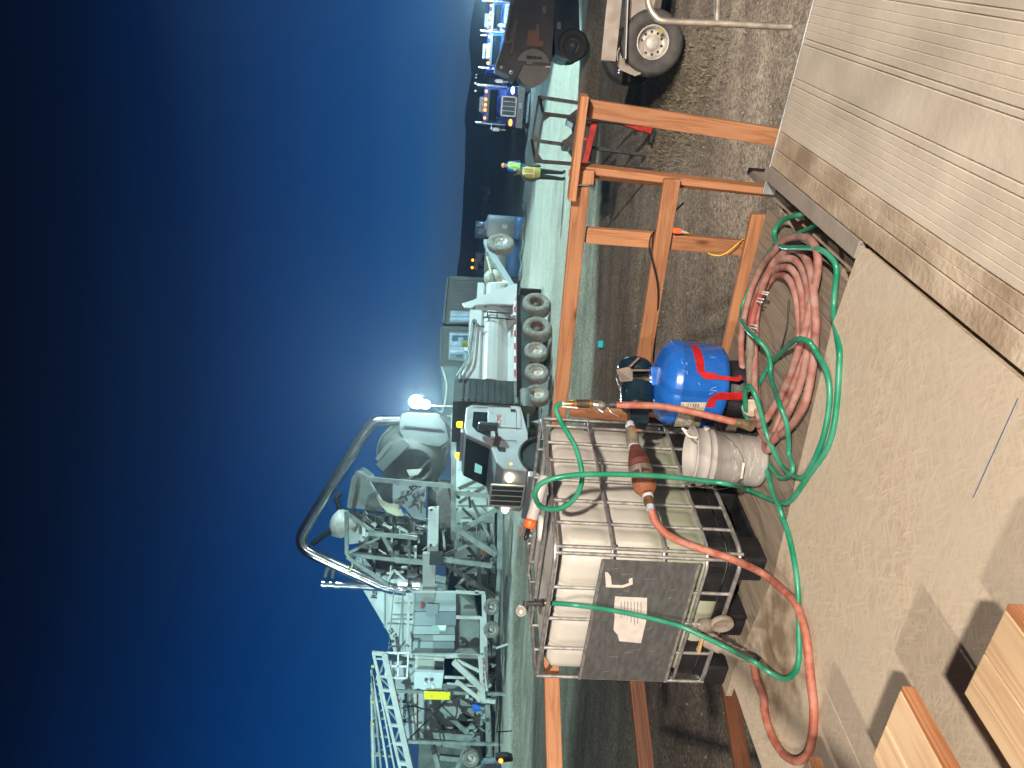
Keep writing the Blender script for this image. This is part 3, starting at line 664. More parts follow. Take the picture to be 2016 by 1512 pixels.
# cartridge on the rim
p0, p1 = at(1072, 938, 3.82), at(1046, 1024, 3.74)
t = thing('caulk_cartridge', p1, 'white tube with an orange cap lying on top of the tote cage', 'tube')
d = (p1-p0).normalized(); L = (p1-p0).length
m = MB(); m.lathe(p0, d, [(0, 0), (.028, 0), (.029, .01), (.029, L), (0, L)], 20); ob('barrel', m, mat('tube_white', (.42, .40, .38), .4, var=.15, vs=9), t)
m = MB(); m.lathe(p0+d*(L+.001), d, [(0, 0), (.031, 0), (.031, .015), (.026, .036), (.014, .046), (0, .046)], 20); ob('orange_cap', m, mat('orange_plastic', (.85, .13, .02), .4), t)
m = MB(); m.lathe(p0+d*(L+.045), d, [(0, 0), (.012, 0), (.012, .05), (.007, .06), (0, .06)], 12); ob('black_tip', m, BLKP, t)
m = MB(); m.beam(p0+d*(L+.02)+ZU*.031, p0+d*(L+.085)+ZU*.035, .01, .005); ob('red_trigger', m, REDP, t)
# ================================================================ pressure tank with pump
TC = V((.040, 4.03, 0)); BLU = mat('blue_enamel', (.014, .12, .48), .26, var=.12, vs=9, bump=.03, bs=12, spec=.6)
t = thing('pressure_tank', TC, 'round blue pressure tank with red tape and a dark pump on top', 'tank')
ax = V((.06, .02, 1)).normalized()
m = MB(); m.lathe(TC, ax, [(.0, .150), (.15, .150), (.205, .158), (.226, .175), (.2345, .20), (.2345, .408), (.2365, .411), (.2365, .419), (.2345, .423), (.231, .445), (.214, .472), (.172, .498), (.11, .514), (.04, .522), (0, .523)], 48); tk = ob('tank_shell', m, BLU, t)
m = MB(); m.lathe(TC, ax, [(.14, .0), (.165, 0), (.165, .05), (.15, .17), (.13, .17)], 32); ob('stand', m, BLKP, t)
def ontank(x, y, rad=0.2352):
    """point of the tank wall seen at photo pixel"""
    d = ray(x, y).normalized(); o = O-TC; a = ax
    dp = d-a*d.dot(a); op = o-a*o.dot(a); A_ = dp.dot(dp); B_ = 2*dp.dot(op); C_ = op.dot(op)-rad*rad; q_ = B_*B_-4*A_*C_
    if q_ < 0: q_ = 0
    return O+d*((-B_-math.sqrt(q_))/(2*A_))
def wrap(rows, rad, inner=.0008):
    """strip of quads on the tank wall: rows of (left pixel, right pixel)"""
    m = MB(); A_ = []
    for (a, b_) in rows:
        A_.append((ontank(*a, rad), ontank(*b_, rad)))
    n_ = len(A_); vs = [p for pr in A_ for p in pr]; C_ = TC
    ins = [p-((p-C_)-ax*(p-C_).dot(ax)).normalized()*inner*2 for p in vs]
    m.add(vs+ins, [(2*i, 2*i+1, 2*i+3, 2*i+2) for i in range(n_-1)]+[(2*n_+2*i, 2*n_+2*i+2, 2*n_+2*i+3, 2*n_+2*i+1) for i in range(n_-1)]+[(0, 2, 2*n_+2, 2*n_), (1, 2*n_+1, 2*n_+3, 3)])
    return m
TAPE = mat('red_tape', (.40, .012, .012), .35, var=.12, vs=20, bump=.15)
def lerp2(a, b_, k): return (a[0]+(b_[0]-a[0])*k, a[1]+(b_[1]-a[1])*k)
rows = [lerp2_ for lerp2_ in []]
ra = [((1359, 678), (1377, 678)), ((1364, 690), (1380, 690)), ((1368, 705), (1385, 705)), ((1371, 720), (1387, 720)), ((1372, 730), (1387, 730))]
ob('red_tape', wrap(ra, 0.2360), TAPE, t)
m = MB(); pr = [(ontank(1372, 730, 0.2380), ontank(1387, 730, 0.2380)), (ontank(1382, 742, 0.2410), ontank(1392, 732, 0.2410)), (ontank(1390, 747, 0.2430), ontank(1408, 735, 0.2430)), (ontank(1412, 747, 0.2450), ontank(1414, 739, 0.2450)), (ontank(1436, 749, .25), ontank(1436, 741, .25)), (at(1452, 751, 3.76), at(1450, 743, 3.76)), (at(1461, 744, 3.74), at(1459, 738, 3.74))]
vs = [p for a in pr for p in a]; m.add(vs, [(2*i, 2*i+1, 2*i+3, 2*i+2) for i in range(len(pr)-1)]); o_ = ob('red_tape', m, TAPE, t); o_.modifiers.new('thick', 'SOLIDIFY').thickness = .0015
m = MB(); pr = [(ontank(1378, 846, 0.2362), ontank(1396, 846, 0.2362)), (ontank(1384, 828, 0.2362), ontank(1400, 830, 0.2362)), (ontank(1391, 800, 0.2362), ontank(1407, 800, 0.2362)), (ontank(1394, 788, 0.2365), ontank(1409, 790, 0.2365)), (ontank(1404, 778, 0.2375), ontank(1410, 788, 0.2375)), (ontank(1418, 772, 0.2390), ontank(1420, 787, 0.2390)), (ontank(1436, 773, .235), ontank(1436, 787, .235)), (at(1462, 773, 3.74), at(1462, 786, 3.74))]
vs = [p for a in pr for p in a]; m.add(vs, [(2*i, 2*i+1, 2*i+3, 2*i+2) for i in range(len(pr)-1)]); o_ = ob('red_tape', m, TAPE, t); o_.modifiers.new('thick', 'SOLIDIFY').thickness = .0015
# label
def quadwrap(x0a, x0b, x1a, x1b, ya, yb, n_=8, rad=0.2358):
    rows = [((x0a+(x0b-x0a)*k/n_, ya+(yb-ya)*k/n_), (x1a+(x1b-x1a)*k/n_, ya+(yb-ya)*k/n_)) for k in range(n_+1)]
    return wrap(rows, rad)
lbm = ob('paper_label', quadwrap(1340, 1327, 1391, 1377, 792, 840), mat('label_cream', (.42, .38, .29), .7, var=.3, vs=30), t)
m = MB()
for k in range(9):
    x0 = 1334+k*5.0; 
    if k in (3,): continue
    for j in range(3):
        ya = 795+j*13; yb = ya+random.uniform(6, 11); xx = x0+1.5-(ya-792)*.27
        w_ = wrap([((xx, ya), (xx+1.9, ya)), ((xx-(yb-ya)*.27, yb), (xx+1.9-(yb-ya)*.27, yb))], 0.2365); m.add(w_.v, w_.f)
ob('print', m, mat('label_ink', (.12, .14, .18), .7), lbm)
# chalk writing on the tank
CH = mat('chalk_mark', (.30, .42, .62), .8)
m = MB()
for seg_ in (((1342, 706), (1341, 712)), ((1341, 712), (1345, 717)), ((1351, 713), (1349, 718)), ((1349, 718), (1353, 718)), ((1353, 718), (1351, 713)), ((1348, 720), (1348, 723)), ((1344, 728), (1348, 733)), ((1350, 729), (1346, 739)), ((1352, 730), (1354, 738)), ((1398, 703), (1408, 704)), ((1374, 752), (1378, 758)), ((1400, 765), (1410, 762)), ((1398, 768), (1412, 770)), ((1396, 776), (1404, 773))):
    a, b_ = ontank(*seg_[0], 0.2355), ontank(*seg_[1], 0.2355); m.beam(a, b_, .0022, .001, up=(a-TC).normalized())
ob('chalk_marks', m, CH, t)
PMP = mat('pump_teal_paint', (.008, .022, .032), .30, .1, var=.35, vs=10, bump=.12)
A = at
m = MB(); pc = A(1250, 735, 4.08)
m.sphere(A(1250, 722, 4.12), .10, 20, 12, (.62, .9, .95)); ob('motor', m, PMP, t)
m = MB(); m.cyl(A(1254, 764, 4.05), A(1254, 802, 3.98), .092, .086, seg=28); m.cyl(A(1254, 800, 3.98), A(1254, 806, 3.97), .075, .06, seg=28); ob('pump_casing', m, PMP, t, bevel=.01)
m = MB(); X_ = (A(1256, 838, 3.93)-A(1256, 806, 3.98)).normalized(); Y_ = X_.cross(ZU).normalized(); m.box(A(1256, 822, 3.95), .10, .09, .10, (X_, Y_, ZU)); ob('switch_box', m, PMP, t, bevel=.006)
BEI = mat('beige_bracket', (.17, .135, .11), .45, .2, var=.25)
m = MB()
for y_ in (729, 748): m.beam(A(1240, y_, 3.99), A(1291, y_, 4.0), .012, .01, up=(0, 1, 0))
m.beam(A(1240, 722, 3.985), A(1258, 704, 4.0), .012, .01, up=(0, 1, 0))
m.prism([A(1214, 727, 4.0), A(1222, 752, 3.98), A(1246, 750, 3.98), A(1246, 728, 3.99), A(1238, 722, 3.99)], (0, .012, 0)); ob('motor_bracket', m, BEI, t, bevel=.002)
m = MB(); m.beam(A(1290, 722, 4.0), A(1292, 758, 4.0), .06, .05, up=(0, 1, 0)); ob('mount_plate', m, BLU, t, bevel=.004)
m = MB(); m.tube([A(1213, 744, 3.98), A(1217, 756, 3.98), A(1223, 763, 3.99)], .006); ob('chrome_edge', m, CHROME, t)
ft = MB(); ft.box(onz(1476, 853, .045), .11, .16, .09, (e2, e1, ZU)); ob('inlet_block', ft, BLKP, t, bevel=.008)
# ================================================================ bucket
BK = V((-.325, 3.74, .012)); BM = mat('bucket_plastic', (.31, .295, .275), .6, col2=(.40, .375, .355), vs=6, stretch=(1, 1, 5))
t = thing('plastic_bucket', BK, 'dirty white plastic bucket with a wire handle beside the blue tank', 'bucket')
bx = V((.035, .05, 1)).normalized()
m = MB(); m.lathe(BK, bx, [(0, 0), (.124, 0), (.129, .012), (.131, .02), (.139, .26), (.146, .262), (.146, .27), (.141, .273), (.1415, .295), (.150, .297), (.150, .306), (.143, .31), (.145, .355), (.152, .358), (.152, .368), (.144, .37), (.140, .365), (.136, .20), (.126, .02), (0, .018)], 40); ob('bucket_body', m, BM, t)
def bk(ang, r, h): 
    u = V((math.cos(R(ang)), math.sin(R(ang)), 0)); return BK+bx*h+u*r
m = MB()
for a in (-15, 165): m.cyl(bk(a, .14, .30), bk(a, .16, .30), .016, seg=12)
ob('handle_ear', m, BM, t)
m = MB(); pts = []
for k in range(13):
    a = -15-180*k/12; s_ = math.sin(math.pi*k/12); pts.append(bk(a, .162+.0*s_, .30-.16*s_))
m.tube(pts, .002, seg=6, sub=3); ob('wire_handle', m, mat('wire', (.12, .11, .10), .5, .6), t)
m = MB(); m.cyl(pts[5], pts[7], .0075, seg=10); ob('grip', m, WHITEP, t)
m = MB()
for k in range(26):
    a = random.uniform(-160, -20); h = random.uniform(.03, .2); L = random.uniform(4, 26); w_ = random.uniform(.003, .010)
    rad = .1315+(h-.02)*.033+.0012
    p = [bk(a+L*j/5, rad, h) for j in range(6)]; q_ = [bk(a+L*j/5, rad+w_*.033, h+w_) for j in range(6)]
    m.add(p+q_, [(j, j+1, j+7, j+6) for j in range(5)])
sp = ob('mud_splashes', m, mat('splash', (.42, .38, .35), .8), t)
m = MB(); m.cyl(at(1343, 843, 3.62), at(1352, 849, 3.6), .006); m.tube([at(1343, 843, 3.6), at(1356, 858, 3.6), at(1372, 862, 3.6)], .006, seg=8); ob('loose_lever', m, WHITEP, t)
# ================================================================ hoses
def fz(x, y):
    p = onz(x, y, .02); q = (p-Q).dot(e2); r = (p-Q).dot(e1)
    if r < -1.08 and -1.63 < q < 0: return .062+.0302*(q+.01)
    return .014 if (q <= -1.63 and r < -1.1) else 0.0
def fl(pts, r, lift=0):
    out = []
    for p in pts:
        l = p[2] if len(p) > 2 else lift
        out.append(onz(p[0], p[1], fz(p[0], p[1])+r+l))
    # smooth the heights
    for _ in range(2):
        zsn = [o.z for o in out]
        for i in range(1, len(out)-1): out[i].z = max(zsn[i], (zsn[i-1]+zsn[i]*2+zsn[i+1])/4)
    return out
GH = mat('green_hose', (.005, .20, .10), .34, col2=(.05, .28, .18), vs=9, spec=.5, bump=.06, bs=80)
PH = mat('red_hose_faded', (.33, .085, .05), .62, col2=(.42, .19, .14), vs=22, bump=.15, bs=60)
PH2 = mat('coiled_hose_dusty', (.27, .095, .072), .75, col2=(.36, .225, .19), vs=16, bump=.15, bs=50)
rg = .0125
up = [at(*p) for p in ((1108, 795, 3.70), (1099, 797, 3.69), (1095, 806, 3.68), (1103, 828, 3.66), (1119, 855, 3.62), (1133, 880, 3.58), (1142, 910, 3.54), (1146, 935, 3.52), (1143, 958, 3.50), (1132, 980, 3.48), (1112, 997, 3.46), (1088, 1003, 3.45), (1066, 998, 3.42), (1056, 985, 3.38), (1054, 970, 3.34), (1064, 953, 3.30), (1090, 942, 3.27), (1125, 936, 3.26), (1170, 933.5, 3.27), (1220, 934, 3.29), (1280, 936, 3.33), (1340, 941, 3.38), (1400, 948, 3.44), (1440, 954, 3.45))]
dn = fl([(1467, 962, .06), (1504, 975, .01), (1521, 983), (1541, 990), (1556, 986), (1574, 964), (1593, 934), (1615, 905), (1632, 874), (1643, 831), (1649, 776), (1652, 720), (1652, 685), (1651, 622), (1651, 580), (1647, 530, .04), (1637, 507, .05), (1610, 490, .07), (1566, 488, .07), (1544, 487, .06), (1530, 476, .04), (1526, 459, .03), (1534, 440, .03), (1553, 428, .03), (1574, 423, .02), (1592, 418, 0)], rg)
t = tag(ob('green_hose', MB().tube(up+dn, rg, 12, 7), GH), 'long green hose looping across the tote front and down around the red coil', 'hose')
k1 = fl([(1534, 998, .012), (1524, 970, .012), (1511, 924, .006), (1497, 887, .01), (1478, 838, .05), (1468, 803, .11), (1467, 775, .14), (1473, 760, .15), (1485, 774, .14), (1497, 809, .10), (1511, 853, .05), (1534, 898, .01), (1552, 925, .004), (1573, 941, .002), (1589, 932, .004), (1606, 901, .004), (1624, 850, .004), (1634, 785, .004), (1629, 735, .01), (1612, 692, .06), (1591, 672, .10), (1570, 668, .11), (1555, 677, .07), (1544, 694, .02), (1525, 711, .0), (1510, 728, .0), (1492, 760, .0)], rg)
k0 = [at(1085, 1187.5, 3.83)]+[onpl(x, y, ib(-o, 0, 0), IA) for x, y, o in ((1131, 1191, .045), (1196, 1200, .045), (1262, 1213, .05), (1334, 1231, .07), (1380, 1251, .13), (1414, 1267, .19), (1449, 1285, .26))]+fl([(1483, 1302, .13), (1509, 1317, .06), (1535, 1331, .01), (1552, 1336), (1566, 1322), (1573, 1295), (1573.5, 1243), (1572, 1192), (1570, 1150), (1563, 1100), (1552, 1050), (1541, 1020, .004)], rg)
tag(ob('green_hose', MB().tube(k0+k1, rg, 12, 7), GH), 'green hose hanging from the tap on the tote rim, running back into the coil', 'hose')
g2 = fl([(1612, 438, 0), (1593, 450, .0), (1568, 461, 0), (1540, 476, 0), (1515, 497, 0), (1490, 545, .0), (1469, 594, .01), (1462, 622, .05), (1468, 645, .10), (1489, 666, .11), (1512, 690, .06), (1524, 717, .02), (1525, 740, .02), (1526, 768, .07), (1534, 794, .11), (1548, 831, .08), (1560, 868, .02), (1562, 896), (1561, 918), (1556, 935), (1541, 941), (1526, 929), (1508, 905), (1489, 877), (1475, 840, .03), (1462, 800, .06)], rg*.94)
tag(ob('green_hose', MB().tube(g2, rg*.94, 12, 7), GH), 'thinner green hose crossing under and over the red coil near the orange railing', 'hose')
# coiled red hose
rc = .0185
coil = [
 [(1545, 474), (1568, 467), (1591, 470), (1607, 490), (1610, 530), (1601, 579), (1591, 622), (1582, 660), (1570, 696), (1556, 738), (1541, 772), (1524, 800), (1506, 828), (1492, 836), (1480, 820), (1468, 780), (1461, 720), (1459, 670), (1464, 630), (1476, 580), (1498, 528), (1522, 498)],
 [(1553, 492), (1572, 494), (1588, 512), (1598, 545), (1603, 590), (1606, 640), (1603, 690), (1598, 735), (1586, 790), (1567, 825), (1545, 850), (1524, 858), (1506, 848), (1492, 815), (1486, 770), (1485, 720), (1486, 670), (1490, 610), (1503, 560), (1525, 515)],
 [(1549, 509), (1566, 513), (1581, 532), (1590, 565), (1592, 610), (1590, 650), (1588, 700), (1576, 755), (1560, 795), (1543, 830), (1526, 864), (1512, 868), (1500, 850), (1489, 820), (1478, 770), (1476, 710), (1477, 650), (1485, 600), (1503, 552), (1528, 517)],
 [(1543, 526), (1558, 530), (1571, 548), (1579, 585), (1582, 630), (1580, 680), (1570, 735), (1555, 780), (1541, 810), (1528, 845), (1514, 884), (1504, 880), (1494, 855), (1486, 815), (1480, 765), (1482, 700), (1488, 640), (1497, 590), (1510, 552), (1527, 532)],
 [(1536, 542), (1550, 546), (1562, 565), (1570, 600), (1574, 650), (1571, 700), (1560, 745), (1546, 782), (1530, 806), (1512, 826), (1498, 815), (1490, 780), (1488, 730), (1490, 680), (1492, 630), (1497, 590), (1511, 560), (1524, 545)]]
t = thing('coiled_hose', onz(1540, 680), 'dusty red hose coiled flat in several loops on the deck boards', 'hose')
for i, c in enumerate(coil[::-1]):
    zl = .0+.012*i
    m = MB(); pts = [onz(p[0], p[1], rc+zl+.012*math.sin(j*1.3+i)) for j, p in enumerate(c)]
    m.tube(pts, rc if i < 4 else rc*.95, 12, 6, closed=True); ob('loop', m, PH2, t)
m = MB(); m.tube([onz(1500, 575, .06), onz(1491, 592, .065), onz(1483, 620, .07), onz(1480, 642, .07)], .0205, 12, 6); ob('end_sleeve', m, mat('sleeve_red', (.30, .075, .055), .6, var=.2), t)
m = MB(); m.tube([onz(1479, 655, .07), onz(1477, 690, .07), onz(1476, 718, .07), onz(1478, 760, .065)], .0225, 14, 6, radii=[.0225]*6+[.026]*2+[.021]*10); m.tube([onz(1480, 644, .07), onz(1479.5, 655, .07)], .024, 14, 3); ob('coupling', m, mat('muddy_coupling', (.16, .12, .09), .8, col2=(.24, .19, .15), vs=20, bump=.4), t)
m = MB()
for x, y in ((1505, 575), (1503, 579), (1496, 588), (1493, 594), (1481, 640), (1482, 646)): m.cyl(onz(x-3, y-1, .088), onz(x+7, y+1, .088), .004, seg=6)
ob('white_tape', m, WH, t)
m = MB(); m.beam(onz(1615, 628, .012), onz(1611, 664, .012), .006, .006); ob('red_tag', m, REDP, t)
# long red hose: drain valve -> sweep -> check valve
pk = fl([(1483, 1304, .05), (1485, 1314, .03), (1493, 1338, .0), (1504, 1372), (1505, 1398), (1516, 1440), (1539, 1481), (1566, 1498), (1589, 1486), (1599, 1452), (1602, 1395), (1595, 1329), (1586, 1247), (1568, 1188), (1541, 1157, .01), (1500, 1128, .05)], .019)+[at(1444, 1102, 3.36), at(1400, 1087, 3.42), at(1369, 1077, 3.45), at(1333, 1063, 3.45), at(1306, 1046, 3.45), at(1289, 1025, 3.45), at(1282, 1004, 3.46)]
tag(ob('red_hose', MB().tube(pk, .0185, 14, 8), PH), 'thick faded red hose sweeping over the floor from drain valve to rusty check valve', 'hose')
# rusty check valve assembly
cv = thing('check_valve', at(1262, 925, 3.55), 'rusty iron check valve hanging between the pump and the red hose', 'valve')
def seg_(m, pts): 
    for (x0, y0, Y0, r0), (x1, y1, Y1, r1_) in zip(pts, pts[1:]): m.cyl(at(x0, y0, Y0), at(x1, y1, Y1), r0, r1_, seg=20, caps=True)
m = MB(); seg_(m, [(1244, 848, 3.83, .030), (1246, 872, 3.78, .033), (1250, 879, 3.76, .028)]); ob('muddy_sleeve', m, mat('muddy_coupling2', (.14, .11, .08), .8, col2=(.2, .165, .125), vs=20, bump=.4), cv)
m = MB(); seg_(m, [(1251, 880, 3.75, .026), (1253, 890, 3.73, .040), (1258, 910, 3.68, .056), (1260, 921, 3.66, .057)]); ob('valve_body_dark', m, mat('dark_rust', (.10, .03, .022), .7, .2, col2=(.16, .055, .04), vs=14, bump=.5, bs=50), cv)
m = MB(); seg_(m, [(1260, 921, 3.655, .059), (1262, 931, 3.64, .059)]); seg_(m, [(1259, 916, 3.60, .008), (1262, 931, 3.58, .008)]); ob('clamp_ring', m, mat('clamp_steel', (.30, .24, .20), .5, .6, var=.3, vs=30), cv)
m = MB(); seg_(m, [(1264, 938, 3.63, .055), (1268, 950, 3.61, .059), (1271, 962, 3.59, .055), (1274, 972, 3.57, .035), (1275, 976, 3.565, .028)]); ob('valve_body_rusty', m, RUST, cv)
m = MB(); seg_(m, [(1275, 975, 3.56, .027), (1276, 980, 3.55, .027)]); seg_(m, [(1280, 996, 3.50, .019), (1281, 1005, 3.48, .019)]); seg_(m, [(1240, 834, 3.88, .022), (1242, 842, 3.85, .022)]); seg_(m, [(1248, 878, 3.765, .029), (1248.5, 880, 3.76, .029)]); ob('pale_tape_rings', m, mat('thread_tape', (.50, .54, .60), .5, var=.2), cv)
m = MB(); seg_(m, [(1276, 980, 3.55, .024), (1278, 990, 3.53, .026), (1280, 996, 3.51, .020)]); ob('brass_nipple', m, mat('dull_brass', (.22, .12, .06), .5, .5, var=.3, vs=30), cv)
m = MB(); seg_(m, [(1242, 840, 3.86, .021), (1244, 849, 3.84, .025)]); m.tube([at(1246, 846, 3.8), at(1251, 848, 3.78), at(1258, 846, 3.78), at(1263, 848, 3.78)], .006); ob('drain_cock', m, RUST, cv)
# riser: brass fittings and short red hose down to the inlet
rs = thing('riser_fittings', at(1160, 796, 3.70), 'upright brass and steel fittings with a valve joining green and red hose', 'fittings')
m = MB(); seg_(m, [(1112, 795, 3.70, .012), (1126, 795, 3.70, .017)]); seg_(m, [(1126, 795, 3.70, .020), (1134, 795, 3.70, .020)]); ob('brass_adapter', m, BRASS, rs)
m = MB(); seg_(m, [(1134, 795, 3.70, .022), (1160, 795, 3.70, .022)]); ob('dark_pipe', m, mat('oily_pipe', (.10, .07, .045), .5, .5, var=.3, vs=30), rs)
m = MB(); seg_(m, [(1160, 795, 3.70, .026), (1166, 795, 3.70, .026)]); ob('collar', m, BRASS, rs)
m = MB(); seg_(m, [(1166, 796, 3.70, .021), (1176, 797, 3.70, .026), (1186, 799, 3.70, .026), (1192, 799, 3.7, .018)]); seg_(m, [(1178, 806, 3.67, .010), (1188, 812, 3.66, .012)]); m.tube([at(1196, 802, 3.66), at(1204, 812, 3.65), at(1218, 820, 3.65)], .004); ob('ball_valve', m, mat('plated_steel', (.45, .42, .40), .3, .8, var=.3, vs=30), rs)
m = MB(); seg_(m, [(1192, 797, 3.70, .017), (1213, 797, 3.70, .018)]); ob('dark_barb', m, TAP, rs)
m = MB(); m.beam(at(1106, 800, 3.69), at(1138, 803, 3.69), .004, .006); ob('cable_tie', m, WH, rs)
m = MB(); seg_(m, [(1106, 794, 3.70, .015), (1113, 795, 3.70, .016)]); ob('hose_clamp', m, GALV, rs)
tag(ob('red_hose', MB().tube([at(1212, 797, 3.70), at(1240, 797.5, 3.69), at(1290, 799, 3.68), at(1340, 806, 3.66), at(1390, 817, 3.63), at(1430, 827, 3.61), at(1452, 832, 3.61)], .0175, 14, 8), PH), 'short red hose hanging in front of the blue tank from the upright fittings', 'hose')
m = MB(); seg_(m, [(1446, 831, 3.61, .022), (1456, 833, 3.61, .022), (1470, 836, 3.62, .026), (1478, 838, 3.63, .03)]); tag(ob('brass_elbow', m, mat('dull_brass2', (.25, .18, .10), .5, .5, var=.3, vs=30)), 'dull brass elbow at the lower end of the short red hose', 'elbow')
m = MB(); c = onz(1480, 802, .09); m.lathe(c, (ray(1480, 802)*-1+V((-.35, 0, .25))), [(0, -.08), (.035, -.08), (.035, -.01), (.045, 0), (.046, .018), (.038, .022), (.034, .012), (0, .012)], 22)
tag(ob('dusty_coupler', m, mat('chalky_fitting', (.36, .29, .22), .8, col2=(.52, .44, .35), vs=20, bump=.3)), 'round chalky coupler among the hoses in front of the blue tank', 'coupler')
# small cords
BC = mat('black_cord', (.02, .016, .016), .5)
tag(ob('black_cable', MB().tube([onr(1345, 400, .3), onr(1316, 428, .09), onr(1290, 455, .02), onr(1281, 468, -.035), onr(1279, 490, -.045), onr(1286, 520, -.045), onr(1294, 555, -.04), onr(1296, 590, -.03), onr(1293, 630, .0), onr(1288, 690, .03), onr(1286, 730, .05)], .0055, 8, 6), BC), 'black cable draped over the middle rail of the orange railing', 'cable')
yc = thing('extension_cord', onr(1340, 456, -.02), 'yellow extension cord with a lit red plug hooked behind the middle rail', 'cord')
YC = mat('yellow_cord', (.75, .42, .04), .5)
m = MB(); m.tube([onr(1345, 455, .02), onr(1356, 460, .02), onr(1366, 467, .12), onr(1380, 480, .20), onr(1390, 494, .10), onr(1396, 499, .0), onr(1410, 503, -.03), onr(1424, 501, -.03), onr(1437, 493, -.03), onr(1452, 480, -.025), onr(1466, 470, .03), onr(1500, 462, .12)], .004, 8, 6); ob('cord', m, YC, yc)
m = MB(); m.cyl(onr(1328, 454, -.02), onr(1338, 455, .0), .014, seg=12); ob('plug', m, mat('lit_plug', (.8, .08, .02), .3, emit=(1, .10, .03), es=1.2), yc)
m = MB(); m.cyl(onr(1338, 455, .0), onr(1350, 458, .02), .010, .007, seg=12); ob('collar', m, WHITEP, yc)
tag(ob('black_twig', MB().tube([onz(1553, 590, .006), onz(1550, 640, .006), onz(1543, 670, .006), onz(1534, 705, .006)], .0045, 6, 4), BC), 'thin black cable end lying on the grey boards inside the coil', 'cable')
tag(ob('blue_pencil', MB().beam(at(1994, 800, 2.17), at(1925, 980, 2.17), .003, .001), mat('blue_line', (.05, .12, .35), .6)), 'thin blue chalk line on the strand board', 'line') if False else None
m = MB(); A0, A1 = onz(2016, 785, .045), onz(1925, 980, .038)
for p in (A0, A1): q_ = (p-Q).dot(e2); p.z = .0635+.0302*(q_+.01)
m.beam(A0, A1, .003, .001); tag(ob('chalk_line', m, mat('blue_line', (.08, .13, .26), .7)), 'thin blue snapped line marked across the strand board', 'line')
# ================================================================ wheels
def wheel(parent, c, axle, r, w, tm=DUSTYR, rimm=None, rr=.56, holes=0, deep=.35, name='wheel'):
    """tyre centred at c; axle points to the side we look at"""
    a = V(axle).normalized(); h = w/2
    m = MB(); m.lathe(c, a, [(r*rr, -h), (r*.86, -h), (r*.97, -h*.75), (r, -h*.4), (r, -h*.1), (r*.985, -h*.05), (r*.985, h*.05), (r, h*.1), (r, h*.4), (r*.97, h*.75), (r*.9, h*.96), (r*.86, h), (r*.72, h*1.02), (r*rr*1.04, h*.92), (r*rr, h*.8), (r*rr, -h)], 36)
    ty = ob('tyre', m, tm, parent)
    m = MB(); k = r*rr; m.lathe(c, a, [(k*1.0, -h*.8), (k*1.0, h*.84), (k*.93, h*.86), (k*.88, h*.70), (k*.86, h*(.7-deep*2)), (k*.45, h*(.72-deep*2)), (k*.42, h*.3), (k*.30, h*.42), (0, h*.44)], 32)
    rm = ob('rim', m, rimm or STEELW, parent)
    if holes:
        m = MB(); u = a.orthogonal().normalized(); v_ = a.cross(u)
        for i in range(holes):
            t_ = 2*math.pi*i/holes; p = V(c)+(u*math.cos(t_)+v_*math.sin(t_))*k*.64+a*h*(.72-deep*2)
            m.cyl(p, p+a*.006, k*.085, seg=10)
        ob('hand_holes', m, DARKM, rm)
    return ty
RIMW = mat('rim_pale', (.40, .37, .33), .5, .2, var=.2, vs=9)
# ================================================================ equipment trailer by the handrail (about 12 m)
TY = 12.2
GREYT = mat('trailer_grey_paint', (.30, .27, .235), .6, .1, col2=(.22, .18, .15), vs=4)
ct = at(1283, 85, TY)
t = thing('equipment_trailer', V((ct.x, ct.y, GN)), 'rear corner of a grey steel trailer on a single big wheel, right of the deck', 'trailer')
ad = V((-.30, -.95, 0)).normalized(); ah = V((.95, -.30, 0))
wheel(t, ct+ad*-.02, ad, .525, .30, mat('worn_tyre', (.03, .03, .03), .7, col2=(.065, .06, .055), vs=7), RIMW, .52, 10, .28)
wheel(t, ct-ad*1.9+V((0, 0, 0)), ad, .525, .30, RUBBER, RIMW, .52)
m = MB(); m.beam(at(1197, 121, TY-.15), at(1226, -160, TY-.6), .10, .245, up=(.1, 0, 1)); 
ob('chassis_rail', m, GREYT, t, bevel=.01)
m = MB(); m.beam(at(1230, 118, TY-.17), at(1240, -160, TY-.55), .16, .018, up=(.1, 0, 1)); ob('bright_flange', m, mat('bright_flange', (.5, .5, .48), .4, .5), t)
m = MB(); m.prism([at(1231, 112, TY+.05), at(1233, -160, TY-.4), at(1330, -160, TY-.4), at(1300, 20, TY+.05), at(1262, 118, TY+.05), at(1262, 146, TY+.05), at(1250, 150, TY+.05), at(1222, 138, TY+.05), at(1210, 122, TY+.05)], ad*-.03); ob('side_plate', m, GREYT, t, bevel=.006)
m = MB()
for x, y in ((1219, 138), (1218, 143)): m.sphere(at(x, y, TY-.03), .016, 8, 6)
ob('reflector', m, mat('reflector', (.8, .8, .9), .2, .8, emit=(.6, .7, 1), es=.6), t)
m = MB(); m.prism([at(1206, 70, TY-.22), at(1206, 50, TY-.22), at(1212, 45, TY-.22), at(1214, 78, TY-.22), at(1210, 100, TY-.2), at(1205, 102, TY-.2)], ad*.003); ob('rust_patch', m, RUST, t)
m = MB(); m.prism([at(1295, 60, TY-.24), at(1301, 56, TY-.24), at(1306, 62, TY-.24), at(1300, 68, TY-.24)], ad*.002); ob('yellow_mark', m, mat('dull_yellow', (.30, .28, .03), .6), t)
